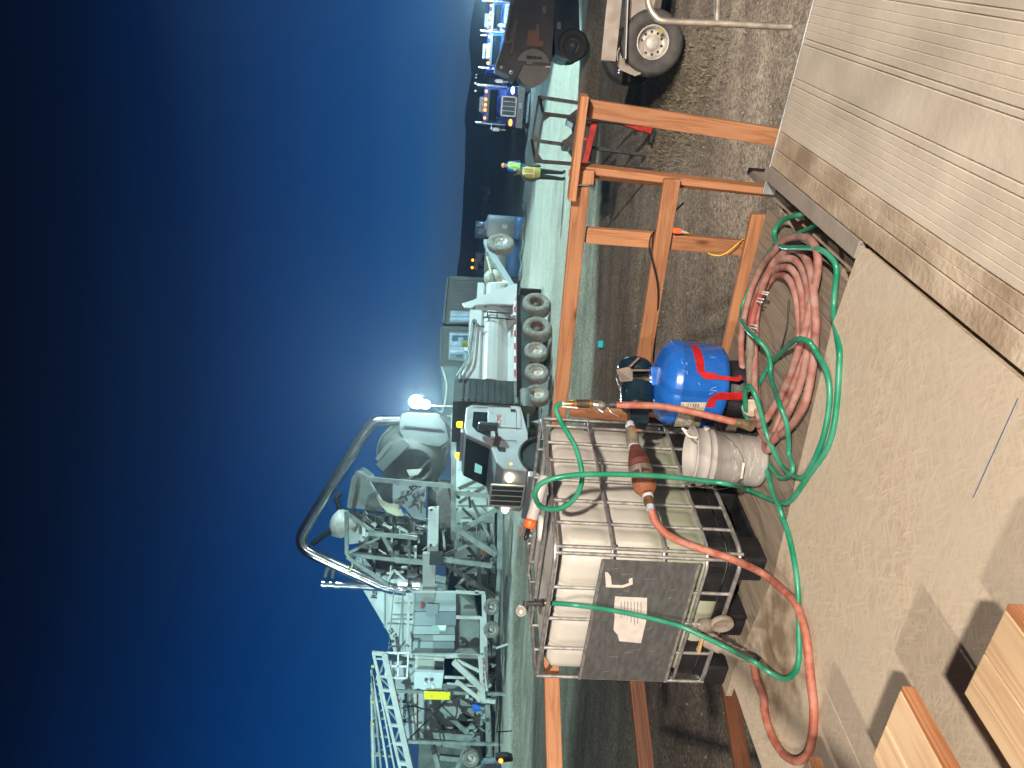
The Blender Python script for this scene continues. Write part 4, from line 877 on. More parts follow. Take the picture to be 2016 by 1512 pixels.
# ================================================================ dark loader behind it (21.6 m)
MY = 21.4; LD = mat('loader_brown', (.06, .055, .055), .55, .1, col2=(.09, .083, .08), vs=2); LB = mat('loader_navy', (.02, .035, .055), .5, .1, var=.3, vs=2)
t = thing('wheeled_loader', at(1158, 88, MY), 'dark brown machine with rounded front and black wheel, before the blue trucks', 'loader')
dv = V((.35, 1, 0)).normalized()*1.8
A = lambda x, y, Y=MY: at(x, y, Y)
m = MB(); m.prism([A(1018, -60), A(1012, 0), A(996, 62), A(986, 96), A(975, 128), A(977, 138), A(1002, 150), A(1010, 160), A(1020, 148), A(1030, 128), A(1084, 131), A(1091, 65), A(1095, -60)], dv); ob('body', m, LD, t, bevel=.03)
m = MB(); m.prism([A(1095, -60), A(1091, 60), A(1093, 107), A(1105, 115), A(1120, 119), A(1142, 80), A(1138, -60)], dv*.9+V((0, .1, 0))); ob('lower_frame', m, LB, t, bevel=.03)
dc0 = A(1050, 126, MY+.1); m = MB(); m.cyl(A(1050, 126)+dv*.03+V((-.1, 0, 0)), A(1050, 126)+dv+V((-.1, 0, 0)), .50, seg=32); 
ob('front_drum', m, mat('drum_metal', (.06, .055, .05), .45, .3, var=.3, vs=3), t)
wheel(t, A(1128, 88)+V((0, .05, 0)), (-.33, -.95, 0), .45, .32, RUBBER, mat('dark_rim', (.05, .045, .04), .6), .55)
wheel(t, A(1128, 88)+dv*.85, (-.33, -.95, 0), .45, .32, RUBBER, mat('dark_rim', (.05, .045, .04), .6), .55)
m = MB(); fr = V((0, -.02, 0))
m.prism([A(x, y, MY-.03) for x, y in ((1040, 61), (1055, 60), (1056, 49), (1062, 49), (1061, 80), (1070, 82), (1069, 92), (1037, 91))], fr); ob('orange_panel', m, mat('faded_orange', (.20, .105, .07), .7), t)
m = MB(); m.prism([A(x, y, MY-.03) for x, y in ((1037, 96), (1068, 97), (1067, 117), (1036, 116))], fr); ob('placard', m, mat('placard', (.02, .02, .02), .6, col2=(.10, .10, .10), vs=20, contrast=(.55, .6)), t)
m = MB(); m.prism([A(x, y, MY-.03) for x, y in ((1037, 119), (1048, 119), (1048, 127), (1036, 126))], fr); m.prism([A(x, y, MY-.03) for x, y in ((1067, 13), (1075, 13), (1075, 26), (1068, 27))], fr); m.prism([A(x, y, MY-.03) for x, y in ((1097, 44), (1104, 44), (1104, 58), (1096, 57))], fr); ob('grey_stickers', m, mat('grey_sticker', (.18, .17, .16), .7), t)
m = MB(); m.tube([A(1014, -40, MY-.08), A(1003, 30, MY-.08), A(997, 62, MY-.08), A(995, 80, MY-.08), A(1002, 84, MY-.08), A(1008, 78, MY-.08), A(1012, 60, MY-.08), A(1017, 40, MY-.08)], .05, 8, 5); m.beam(A(1015, 60, MY-.06), A(1006, 109, MY-.06), .05, .05); ob('arm_hoses', m, mat('tan_hose', (.15, .125, .10), .7), t)
m = MB()
for x, y, r in ((987, 133, .035), (1006, 143, .05)): m.lathe(A(x, y, MY-.02), (0, -1, 0), [(r*.6, 0), (r, 0), (r, .03), (r*.6, .03)], 14)
m.beam(A(1074, 131.5, MY-.02), A(1084, 132, MY-.02), .04, .03); ob('pin_bosses', m, WH, t)
# ================================================================ blue dump trucks
BT = mat('truck_blue', (.02, .10, .48), .3, .1, var=.15, vs=1); BLT = mat('grille_silver', (.55, .58, .60), .3, .7, var=.1); BMP = mat('bumper_grey', (.30, .32, .32), .4, .5, var=.2)
def blue_truck():
    t = local(thing('dump_truck', (0, 0, 0), 'blue dump truck with its headlight lit and five amber roof lamps, nearest of the row', 'dump truck', 'blue dump trucks waiting in a row'))
    t2 = t
    def bx(c, a, b_, c_, name, mt, bev=.03, par=None):
        m = MB(); m.box(c, a, b_, c_); return ob(name, m, mt, par or t, bevel=bev)
    bx((0, .05, .62), 2.45, .35, .42, 'bumper', BMP)
    pl = bx((.1, -.135, .62), .34, .02, .17, 'number_plate', WH, .004)
    m = MB(); m.prism([(-.62, .1, .85), (.62, .1, .85), (.68, .1, 1.75), (.5, .1, 1.92), (-.5, .1, 1.92), (-.68, .1, 1.75)], (0, 1.7, .12)); ob('hood', m, BT, t, bevel=.06)
    for s in (-1, 1):
        m = MB(); m.prism([(s*.6, .1, .85), (s*1.18, .15, .85), (s*1.2, .15, 1.12), (s*1.1, .15, 1.34), (s*.62, .1, 1.55)], (0, 1.3, .05)); ob('fender', m, BT, t, bevel=.05)
        m = MB(); m.sphere((s*.93, .12, 1.15), .14, 12, 8, (1.5, .5, .75)); ob('headlight', m, HEADL if s > 0 else AMBER, t)
        m = MB(); m.cyl((s*1.12, 1.95, 1.4), (s*1.12, 1.95, 3.35), .085, seg=14); ob('exhaust_stack', m, CHROME, t)
        m = MB(); m.cyl((s*1.15, 1.1, 1.5), (s*1.42, 1.0, 1.6), .015, seg=6); m.beam((s*1.42, 1.0, 1.35), (s*1.42, 1.0, 2.3), .04, .04); m.beam((s*1.1, 1.5, 2.3), (s*1.42, 1.0, 2.3), .03, .03); m.beam((s*1.42, 1.0, 1.6), (s*1.25, 1.3, 1.8), .03, .03); mr = ob('mirror_frame', m, BLT, t); bx((s*1.42, .99, 2.0), .22, .05, .42, 'mirror', BLT, .01, mr)
        m = MB(); m.cyl((s*1.05, .2, 1.6), (s*1.05, .15, 2.9), .008, seg=5); ob('antenna', m, mat('whip', (.4, .2, .2), .6), t)
    m = MB(); m.prism([(-.52, .02, .92), (.52, .02, .92), (.54, .02, 1.68), (.46, .02, 1.78), (-.46, .02, 1.78), (-.54, .02, 1.68)], (0, .07, 0)); gr = ob('grille', m, mat('grille_mesh', (.14, .17, .20), .5, .4), t, bevel=.01)
    m = MB()
    for a, b_ in (((-.55, .9), (.55, .9)), ((-.56, 1.76), (.56, 1.76))): m.beam((a[0], .0, a[1]), (b_[0], .0, b_[1]), .07, .08)
    for x in (-.55, .55): m.beam((x, .0, .9), (x, .0, 1.76), .07, .08, up=(1, 0, 0))
    for x in (-.27, 0, .27): m.beam((x, .0, .92), (x, .0, 1.76), .02, .03, up=(1, 0, 0))
    ob('grille_frame', m, BLT, gr)
    m = MB(); m.prism([(-1.0, 1.75, 1.1), (1.0, 1.75, 1.1), (1.05, 1.75, 1.95), (.98, 1.95, 2.62), (-.98, 1.95, 2.62), (-1.05, 1.75, 1.95)], (0, 1.5, 0)); cb = ob('cab', m, BT, t, bevel=.05)
    m = MB(); m.prism([(-.92, 1.735, 2.0), (.92, 1.735, 2.0), (.86, 1.90, 2.5), (-.86, 1.90, 2.5)], (0, .02, 0)); ob('windshield', m, GLASS, cb)
    m = MB(); m.box((0, 1.8, 2.60), 1.95, .35, .16); ob('sun_visor', m, mat('visor_grey', (.25, .26, .28), .4, .4), cb, bevel=.02)
    for x in (-.8, -.32, 0, .32, .8):
        m = MB(); m.sphere((x, 1.82, 2.75), .085, 10, 6, (1, .8, 1)); ob('roof_lamp', m, AMBER, cb)
    m = MB(); m.cyl((-.6, 2.0, 2.95), (.1, 2.0, 2.95), .05, seg=8); ob('air_horn', m, CHROME, cb)
    m = MB(); m.prism([(-1.2, 3.5, 1.2), (1.2, 3.5, 1.2), (1.22, 3.5, 2.9), (-1.22, 3.5, 2.9)], (0, 4.6, 0)); ob('dump_body', m, BT, t, bevel=.05)
    m = MB(); m.box((0, 2.9, 2.5), .9, .5, 1.3); ob('headboard', m, STEELW, t, bevel=.02)
    for s in (-1, 1):
        wheel(t, V((s*1.05, .95, .52)), (s, 0, 0), .52, .34, DUSTYR, RIMW)
        for y in (5.6, 7.0): wheel(t, V((s*1.0, y, .52)), (s, 0, 0), .52, .5, DUSTYR, RIMW)
    m = MB(); m.box((0, 4, .9), .9, 7.6, .25); ob('chassis', m, DARKM, t)
    return t
bt = blue_truck()
p = at(1032, 212, 45.5); bt.location = (p.x, p.y, G); bt.rotation_euler = (0, 0, R(-20))
p2 = at(1032, 98, 47); dup(bt, (p2.x, p2.y, G), R(-18), 'second blue dump truck, half hidden by the dark loader, four amber lamps showing')
p3 = at(1032, 30, 50); dup(bt, (p3.x, p3.y, G), R(-15), 'farthest blue dump truck at the edge, mostly behind the dark loader')
# ================================================================ dark tube cage on the red jack stand
SY = 14.4; DK_ = mat('black_frame_paint', (.03, .028, .028), .5, .3, var=.4, vs=9)
t = thing('tube_stand', at(1290, 250, SY), 'black square tube cage on red feet standing beyond the orange railing', 'stand')
A = lambda x, y, Y=SY: at(x, y, Y)
f_ = {'a': (1062, 191), 'b': (1055, 277), 'c': (1046, 277), 'd': (1055, 318)}
m = MB()
W_ = .045
front = [A(1070, 224, SY-.45), A(1054, 317, SY-.45)]; back = [A(1061, 191, SY+.6), A(1047, 276, SY+.6)]
legs = [(front[0], A(1288, 250, SY-.25)), (front[1], A(1288, 335, SY-.25)), (back[0], A(1290, 226, SY+.4)), (back[1], A(1290, 308, SY+.4))]
m.beam(front[0], front[1], W_, W_); m.beam(back[0], back[1], W_, W_); m.beam(front[0], back[0], W_, W_); m.beam(front[1], back[1], W_, W_)
for a, b_ in legs: m.beam(a, b_, W_*1.3, W_*1.3, up=(0, 1, 0))
ob('frame', m, DK_, t)
for a, b_, s in ((front[0], front[1], 1), (front[1], front[0], 1), (back[0], back[1], 1), (back[1], back[0], 1)):
    e = (b_-a).normalized(); m = MB(); L = legs[[front[0], front[1], back[0], back[1]].index(a)]; dn_ = (L[1]-L[0]).normalized()
    m.prism([a, a+e*.17, a+dn_*.17], (0, .008, 0)); ob('gusset', m, DK_, t)
m = MB(); m.prism([A(1150, 205), A(1135, 215), A(1118, 228), A(1116, 236), A(1130, 244), A(1130, 258), A(1116, 272), A(1108, 276), A(1109, 288), A(1122, 290), A(1135, 310), A(1165, 318), A(1165, 205)], (0, .3, 0)); ob('motor_plate', m, DK_, t, bevel=.01)
RED2 = mat('red_jack_paint', (.35, .02, .015), .45, .1, var=.25)
m = MB(); m.beam(A(1170, 240, SY-.1), A(1150, 325, SY-.1), .11, .15, up=(0, 1, 0)); m.beam(A(1142, 274, SY), A(1165, 276, SY), .05, .05, up=(0, 1, 0)); ob('red_crossbar', m, RED2, t)
m = MB(); m.prism([A(1203, 234, SY-.3), A(1285, 248, SY-.3), A(1286, 264, SY-.3), A(1258, 256, SY-.3), A(1210, 240, SY-.3)], (0, .08, 0)); ob('red_foot', m, RED2, t, bevel=.006)
m = MB(); m.prism([A(1285, 250, SY-.3), A(1293, 252, SY-.3), A(1283, 282, SY-.3), A(1278, 280, SY-.3)], (0, .1, 0)); ob('rubber_foot', m, RUBBER, t)
# ================================================================ poly tanks
def poly_tank(lbl, xt, xb, y0, y1, Y, blue, dome=.06):
    yc_ = (y0+y1)/2; c = at(xb, yc_, Y); rad = (y1-y0)/2/F*Y; h = at(xt, yc_, Y).z-G
    t = thing('storage_tank', V((c.x, c.y, G)), lbl, 'tank', 'poly tanks behind the truck')
    PT = mat('poly_white', (.50, .52, .50), .45, var=.08, vs=1)
    o_ = V((c.x, c.y, G)); k = blue*h
    m = MB(); m.lathe(o_, ZU, [(0, k), (rad, k), (rad, h*.93), (rad*.96, h*.96), (rad*.4, h), (rad*.4, h+dome), (0, h+dome)], 36); ob('upper_wall', m, PT, t)
    m = MB(); m.lathe(o_, ZU, [(0, 0), (rad, 0), (rad, k-.002), (0, k-.002)], 36); ob('liquid_zone', m, mat('poly_blue', (.12, .26, .50), .4, var=.1, vs=1), t)
    return t, o_, rad, h
tA, oa, ra_, ha = poly_tank('slim upright white tank with a blue lower quarter and a dark drum behind it', 956, 1030, 428, 472, 44.5, .27)
m = MB(); m.box(oa+V((-.1, -ra_-.004, ha*.52)), .22, .01, .30); ob('label', m, WH, tA)
m = MB(); m.lathe(at(957, 453, 45), ZU, [(0, 0), (.50, 0), (.52, .05), (.52, .62), (.47, .68), (0, .69)], 28); ob('dark_drum', m, mat('smoky_drum', (.10, .13, .17), .25, .1, var=.2), tA)
poly_tank('wide bluish tank standing between the slim tank and the raised truck wheel', 956, 1028, 473, 548, 45.5, .45)
# tarp over the windrow
m = MB()
TP = [[at(1026+6*math.sin(i*.9+j)+j*7, 402+i*15, 43.2-1.1*j) for i in range(11)] for j in range(3)]
for r_ in TP:
    for i, p in enumerate(r_): p.z = max(p.z, ground_h(p.x, p.y)+.05)+.05*math.sin(i*2.1)
fs = [(j*11+i, j*11+i+1, (j+1)*11+i+1, (j+1)*11+i) for j in range(2) for i in range(10)]
m.add([p for r_ in TP for p in r_], fs, True); o_ = tag(ob('plastic_tarp', m, mat('grey_tarp', (.17, .20, .20), .35, var=.4, vs=1.5)), 'crumpled grey plastic sheet over the gravel at the foot of the tanks', 'tarp'); o_.modifiers.new('t', 'SOLIDIFY').thickness = .01
# ================================================================ distant things
def pickup(x, y, Y, lbl):
    c = at(x, y, Y); t = thing('parked_pickup', (c.x, c.y, G), lbl, 'vehicle', 'vehicles parked far out on the dark flat')
    PW = mat('distant_paint', (.40, .42, .42), .4, emit=(.25, .30, .30), es=.0)
    b0 = V((c.x, c.y, G))
    m = MB(); m.box(b0+V((0, 0, .8)), 1.9, 4.5, .75); ob('body', m, PW, t, bevel=.1)
    m = MB(); m.box(b0+V((0, -.2, 1.45)), 1.6, 1.7, .6); ob('cab', m, PW, t, bevel=.12)
    m = MB(); m.box(b0+V((0, -1.1, 1.45)), 1.4, .06, .42); ob('window', m, GLASS, t)
    for s in (-.85, .85): 
        m = MB(); m.cyl(b0+V((s-.1, -1.4, .38)), b0+V((s+.1, -1.4, .38)), .38); m.cyl(b0+V((s-.1, 1.4, .38)), b0+V((s+.1, 1.4, .38)), .38); ob('wheels', m, RUBBER, t)
pickup(972, 385, 150, 'tiny pale pickup far out on the dark flat, beside a pale box')
for x, y, l in ((967, 358, 'small pale box trailer far out beside the tiny pickup'), (972, 244, 'dim grey box far out near the nearest blue truck')):
    c = at(x, y, 150); t = thing('box_trailer', (c.x, c.y, G), l, 'trailer', 'box trailers far out on the dark flat'); b0 = V((c.x, c.y, G))
    m = MB(); m.box(b0+V((0, 0, 1.15)), 1.7, 3.2, 1.4); ob('body', m, mat('distant_grey', (.22, .24, .23), .6, var=.1), t, bevel=.03)
    m = MB(); m.cyl(b0+V((-.8, 0, .3)), b0+V((.8, 0, .3)), .3); ob('axle', m, RUBBER, t)
for i, (x, y, Y, r) in enumerate(((936, 179, 370, .5), (936, 164, 370, .55), (937, 153, 370, .3), (938, 147, 370, .3))):
    c = at(x, y, Y); t = thing('distant_lamp', (c.x, c.y, G), ('far white lamp on the dark flat, lowest of four', 'second far white lamp under the hill line', 'third faint lamp far off beside the blue truck stack', 'faintest far lamp right of three others')[i], 'lamp', 'far lamps under the hills')
    m = MB(); m.sphere(c, r, 8, 6); ob('bulb', m, mat('far_lamp', (1, 1, 1), .5, emit=(.8, .9, 1), es=2.2), t)
    m = MB(); m.cyl(c, V((c.x, c.y, G)), .1, seg=6); ob('mast', m, DARKM, t)
# small truck with lit lamps behind the trailing wheel
c = at(960, 518, 90); t = thing('distant_truck', (c.x, c.y, G), 'far truck with orange lamps seen over the raised wheel arm', 'truck'); b0 = V((c.x, c.y, G))
m = MB(); m.box(b0+V((0, 1, 1.7)), 2.2, 3.5, 1.9); ob('cab', m, mat('far_truck_paint', (.15, .22, .26), .4), t, bevel=.1)
m = MB(); m.box(b0+V((0, -.8, 1.9)), 1.8, .05, .7); ob('windshield', m, GLASS, t)
for dx in (-.8, .1): 
    m = MB(); m.sphere(b0+V((dx, -.8, 2.95)), .16, 8, 6); ob('roof_lamp', m, AMBER, t)
m = MB(); m.box(b0+V((0, -.85, .9)), 2.2, .2, .35); m.box(b0+V((0, 1, .5)), 2, 3, .8); ob('bumper', m, STEELW, t)
# ================================================================ site office cabins
OY = 52
SID = mat('cabin_siding', (.27, .29, .27), .6, .1, var=.1, vs=1)
A = lambda x, y, Y=OY: at(x, y, Y)
def cabin(lbl, pts, depth, win, lit):
    t = thing('site_cabin', V((pts[0].x, pts[0].y, G)), lbl, 'cabin', 'site cabins behind the truck')
    m = MB(); P = pts; d = V((.1, 1, 0))*depth; m.prism(P, d); bd = ob('wall', m, SID, t)
    # siding ribs
    m = MB(); n_ = 13
    for k in range(1, n_):
        a = P[0].lerp(P[3], k/n_); b_ = P[1].lerp(P[2], k/n_); m.beam(a+V((0, -.02, 0)), b_+V((0, -.02, 0)), .03, .05, up=(0, 1, 0))
    ob('siding_ribs', m, mat('cabin_rib', (.20, .22, .21), .6), t)
    m = MB(); m.prism([P[0]+V((-.1, -.15, .05)), P[3]+V((.1, -.15, .05)), P[3]+V((.1, depth, .05)), P[0]+V((-.1, depth, .05))], (0, 0, .12)); ob('roof', m, mat('cabin_roof', (.3, .3, .28), .6), t)
    w = win; m = MB(); m.prism([p+V((0, -.045, 0)) for p in w], (0, .02, 0)); wn = ob('window', m, mat('lit_cabin_window', (.3, .4, .5), .3, emit=(.20, .42, .52), es=1.0, col2=(.1, .15, .2), vs=2), t)
    m = MB()
    for a, b_ in zip(w, w[1:]+w[:1]): m.beam(a+V((0, -.07, 0)), b_+V((0, -.07, 0)), .07, .09, up=(0, 1, 0))
    mid0, mid1 = w[0].lerp(w[1], .5), w[3].lerp(w[2], .5)
    m.beam(w[0].lerp(w[3], .5)+V((0, -.07, 0)), w[1].lerp(w[2], .5)+V((0, -.07, 0)), .05, .06, up=(0, 1, 0)); ob('frame', m, STEELW, wn)
    return t, wn
# corner order: upper right, lower right, lower left, upper left (as in the upright view)
t1, w1 = cabin('right hand grey cabin with ribbed siding and a lit window', [A(885, 543), A(960, 547), A(960, 638), A(876, 638)], 5, [A(887, 612), A(929, 613), A(929, 634), A(884, 634)], 1)
t2_, w2 = cabin('left hand taller cabin with a lit window and a person inside', [A(872, 642, OY-.6), A(960, 646, OY-.6), A(960, 730, OY-.6), A(870, 722, OY-.6)], 5.5, [A(885, 654, OY-.6), A(928, 656, OY-.6), A(918, 711, OY-.6), A(883, 707, OY-.6)], 1)
for i, (x0, y0, x1, y1, c_) in enumerate(((890, 660, 925, 672, (.05, .14, .22)), (902, 664, 912, 680, (.25, .45, .55)), (887, 690, 915, 693, (.5, .7, .7)), (886, 696, 914, 708, (.12, .25, .28)), (899, 699, 903, 703, (.03, .05, .06)), (905, 699, 909, 703, (.03, .05, .06)))):
    m = MB(); yy = OY-.66-.006*i; m.prism([A(x0, y0, yy), A(x1, y0, yy), A(x1, y1, yy), A(x0, y1, yy)], (0, .004, 0)); ob('shelf_things', m, mat('inside_%d' % i, c_, .5, emit=c_, es=.5), w2)
pp = thing('person', A(925, 676, OY-.75), 'person in a yellow vest seen through the lit cabin window', 'person')
m = MB(); m.sphere(A(918, 677, OY-.75), .26, 12, 8, (1, .6, 1.25)); m.sphere(A(911, 672, OY-.75), .11, 10, 8); ob('body', m, mat('vest_lit', (.45, .50, .12), .7, emit=(.3, .4, .1), es=.25), pp)
# ================================================================ side dump truck
h_ = V((-.73, -.68, 0)).normalized(); n_ = V((h_.y, -h_.x, 0)); TP0 = V((3.17, 27.31, G))
def T(s, w, z): return TP0+h_*s+n_*w+ZU*z
TX = (h_, n_, ZU)
TW = mat('truck_pale_paint', (.44, .46, .47), .32, .05, var=.1, vs=.8, spec=.6)
TD = mat('truck_dark', (.025, .027, .03), .6, .1, var=.4, vs=2)
t = thing('dump_truck', T(3.5, 1.2, 0), 'long pale dump truck with a raised trailing wheel and yellow beacons on the cab', 'dump truck')
for s in (.06, 1.39): 
    for w in (.26, 2.1): wheel(t, T(s, w, .53), -n_ if w < 1 else n_, .53, .50, DUSTYR, mat('rusty_rim', (.10, .075, .06), .7, var=.3), .52, 0, .45)
for s in (2.56, 3.59, 4.59):
    for w in (.22, 2.15): wheel(t, T(s, w, .60), -n_ if w < 1 else n_, .42, .30, DUSTYR, RIMW, .54, 8, .2)
for w in (.22, 2.1): wheel(t, T(7.22, w, .52), -n_ if w < 1 else n_, .52, .34, DUSTYR, RIMW, .52, 8)
m = MB(); m.box(T(3.4, 1.15, .95), 8.6, .9, .30, TX); ob('chassis', m, TD, t)
m = MB(); m.box(T(2.0, .45, 1.05), 4.9, .5, .5, TX); m.box(T(-.55, .3, .75), .05, .7, .8, TX); ob('underbody', m, TD, t)
# body shell
prof = [(.30, 1.36), (.05, 1.42), (.0, 1.55), (.10, 1.75), (.02, 1.80), (-.03, 2.0), (-.03, 2.25), (.02, 2.36), (.14, 2.44), (.04, 2.52), (.04, 2.95), (.10, 3.0), (1.2, 3.0), (2.2, 3.0), (2.28, 2.9), (2.28, 1.5), (2.0, 1.36)]
prof = [(.55, 1.36), (.42, 1.42), (.30, 1.60), (.12, 1.82), (.04, 1.95), (.00, 2.10), (.00, 2.30), (.05, 2.40), (.16, 2.47), (.05, 2.53), (.03, 2.56), (.03, 2.98), (2.27, 2.98), (2.27, 2.5), (2.3, 2.1), (1.9, 1.5), (1.6, 1.36)]
m = MB(); m.prism([T(.75, w, z) for w, z in prof], h_*3.4); bd = ob('dump_body', m, TW, t)
m = MB(); m.prism([T(-.95, w+.12, z-.04) for w, z in prof[:11]]+[T(-.95, .15, 2.75), T(-.95, 2.1, 2.75), T(-.95, 2.1, 1.4)], h_*1.3); ob('tail_section', m, TW, t)
m = MB(); m.prism([T(.75, -.0, 1.34), T(4.2, -.0, 1.34), T(4.2, .30, 1.56), T(.75, .30, 1.56)], ZU*.02); m.prism([T(-.3, .03, 1.27), T(4.2, -.02, 1.30), T(4.2, -.02, 1.42), T(-.2, .03, 1.42)], n_*.03); ob('side_skirt', m, TW, t)
REF = MB(); REW = MB()
for k in range(12):
    (REF if k % 2 else REW).box(T(.35+k*.32, -.05, 1.36), .30, .01, .055, TX)
ob('red_marks', REF, mat('reflective_red', (.45, .06, .10), .4), t); ob('white_marks', REW, WH, t)
m = MB(); m.prism([T(-.85, -.02, 1.28), T(-.45, -.02, 1.55), T(.35, -.02, 2.0), T(.75, -.02, 3.05), T(.95, -.02, 3.20), T(.62, -.02, 3.28), T(.40, -.02, 2.95), T(.02, -.02, 2.2), T(-.65, -.02, 1.55)], n_*.10)
m = MB(); m.prism([T(-.86, -.03, 1.27), T(-.55, -.03, 1.72), T(-.36, -.03, 2.12), T(.30, -.03, 2.92), T(.50, -.03, 3.28), T(.72, -.03, 3.18), T(.72, -.03, 2.92), T(.55, -.03, 2.80), T(.42, -.03, 2.2), T(.38, -.03, 1.40), T(-.2, -.03, 1.27)], n_*.09); ob('rear_rib', m, TW, t, bevel=.02)
m = MB(); m.prism([T(.40, 2.3, 1.30), T(.40, 2.3, 3.1), T(.6, 2.3, 3.1), T(.6, 2.3, 1.30)], n_*.08); ob('rear_rib', m, TW, t)
m = MB(); m.prism([T(4.16, w, z) for w, z in ((.05, 1.3), (.05, 2.9), (.1, 3.35), (2.2, 3.35), (2.25, 1.3))], h_*1.0)
for k in range(9): 
    m.beam(T(4.18, .04, 1.45+.2*k), T(5.1, .04, 1.45+.2*k), .04, .05)
ob('folded_tarp', m, TD, t)
m = MB()
for z in (2.95,): m.tube([T(1.55, -.06, 2.86), T(3.2, -.10, 2.95), T(3.75, -.10, 3.10), T(4.2, -.06, 3.30)], .045, 8, 5); m.tube([T(1.6, -.10, 2.74), T(3.3, -.14, 2.83), T(3.8, -.14, 2.98), T(4.2, -.1, 3.12)], .035, 8, 5)
ob('tarp_arm', m, CHROME, t)
m = MB(); m.cyl(T(1.5, -.12, 2.8), T(1.5, .02, 2.8), .09); m.tube([T(1.5, -.1, 2.8), T(1.75, -.12, 2.6), T(1.75, -.12, 2.45)], .04); ob('arm_pivot', m, STEELD, t)
# ladder
m = MB()
for z in (1.55, 2.0, 2.35): m.beam(T(.95, -.08, z), T(1.25, -.08, z), .04, .04)
for s, a, b_ in ((.95, 1.5, 2.5), (1.25, 1.35, 2.5)): m.beam(T(s, -.09, a), T(s, -.09, b_), .035, .035, up=h_)
ob('ladder', m, DARKM, t)
m = MB(); m.prism([T(1.02, -.1, 1.35), T(1.4, -.1, 1.35), T(1.85, -.06, 1.62), T(1.15, -.06, 1.70)], n_*.04); ob('step_bracket', m, mat('brown_bracket', (.10, .07, .06), .6), t)
# trailing arm and raised wheel
m = MB(); m.beam(T(-.85, .35, 1.35), T(-3.2, .45, 2.28), .20, .24); m.beam(T(-3.2, .45, 2.28), T(-4.0, .45, 2.45), .20, .30); m.beam(T(-.85, 2.0, 1.35), T(-3.2, 1.9, 2.28), .20, .24); m.beam(T(-3.7, .4, 2.38), T(-3.7, 1.95, 2.38), .2, .2); ob('trailing_arm', m, mat('arm_blue_grey', (.30, .35, .38), .4, .1), t, bevel=.01)
m = MB(); m.cyl(T(-.35, .5, 1.95), T(-1.9, .5, 2.22), .085, seg=14); ob('cylinder_barrel', m, STEELD, t)
m = MB(); m.cyl(T(-1.9, .5, 2.22), T(-3.0, .5, 2.42), .055, seg=14); ob('cylinder_rod', m, mat('bright_rod', (.80, .74, .50), .25, .6), t)
wheel(t, T(-3.55, .25, 1.90), -n_, .56, .36, DUSTYR, mat('alloy_rim', (.60, .60, .58), .3, .7), .50, 10, .2)
wheel(t, T(-3.55, 2.0, 1.90), n_, .56, .36, RUBBER, RIMW, .50)
m = MB(); m.sphere(T(-2.2, .9, 2.1), .36, 14, 8, (1, 1, 1.15)); m.sphere(T(-1.8, 1.0, 1.75), .22, 12, 8); ob('air_bags', m, mat('cream_cover', (.42, .44, .36), .6, var=.1), t)
m = MB(); m.cyl(T(-1.1, .3, 2.35), T(-1.25, .3, 1.6), .045); m.cyl(T(-1.35, .3, 1.8), T(-1.2, .3, 1.45), .035); ob('hydraulic_lines', m, WH, t)
# cab
cabp = [(5.32, 1.15), (5.32, 2.75), (5.45, 2.92), (6.25, 2.95), (6.55, 2.88), (6.92, 2.12), (7.6, 1.92), (7.86, 1.70), (7.9, 1.0), (7.75, .92), (7.72, 1.0), (7.6, 1.15), (7.25, 1.25), (6.9, 1.18), (6.72, .95), (6.35, .95)]
m = MB(); 
# body in slices so that the nose narrows
def cabslice(w0, w1, k0, k1):
    A0 = [T(s if s < 7 else 7+(s-7)*k0, w0, z) for s, z in cabp]; A1 = [T(s if s < 7 else 7+(s-7)*k1, w1, z) for s, z in cabp]; N_ = len(A0)
    m.add(A0+A1, [(i, (i+1) % N_, (i+1) % N_+N_, i+N_) for i in range(N_)]+([tuple(range(N_))] if w0 == .02 else [])+([tuple(range(N_, 2*N_))] if w1 == 2.22 else []))
cabslice(.02, .45, .92, 1.04); cabslice(.45, 1.79, 1.04, 1.04); cabslice(1.79, 2.22, 1.04, .92)
CABM = mat('cab_paint', (.46, .49, .51), .3, .05, var=.12, vs=1, spec=.6)
cab = ob('cab', m, CABM, t, bevel=.035, seg=3)
m = MB(); m.prism([T(5.62, .005, 2.1), T(5.62, .005, 2.68), T(6.22, .005, 2.70), T(6.42, .005, 2.55), T(6.62, .005, 2.12)], n_*.01); ob('side_window', m, GLASS, cab)
wsn = V((.745, 0, .35))
m = MB(); m.prism([T(6.60, .14, 2.86), T(6.97, .14, 2.13), T(6.97, 2.10, 2.13), T(6.60, 2.10, 2.86)], h_*.01+ZU*.006); wsd = ob('windshield', m, GLASS, cab)
m = MB(); m.prism([T(6.78, 1.15, 2.52), T(6.90, 1.15, 2.30), T(6.90, 1.55, 2.30), T(6.78, 1.62, 2.52)], h_*.012+ZU*.012); ob('reflection_card', m, mat('windshield_glow', (.2, .4, .4), .2, emit=(.25, .62, .58), es=.9), wsd)  # glowing card standing in for a reflection in the windshield
m = MB(); m.box(T(5.75, -.005, 2.15-.45), .9, .012, 1.05, TX); ob('door_panel', m, CABM, cab, bevel=.02)
m = MB(); m.tube([T(5.35, -.03, 1.5), T(5.35, -.05, 2.6), T(5.37, -.03, 2.68)], .02); m.box(T(5.5, -.02, 1.42), .10, .02, .16, TX); ob('grab_rail', m, DARKM, cab)
m = MB(); m.beam(T(5.52, -.015, 1.32), T(6.25, -.015, 1.32), .012, .012); m.beam(T(6.72, -.012, 1.3), T(6.72, -.012, 2.1), .012, .012, up=h_); ob('panel_gap', m, DARKM, cab)
text('door_lettering', 'ACME', REDL, cab, T(5.95, -.016, 1.86), -h_, ZU, .20, .004)
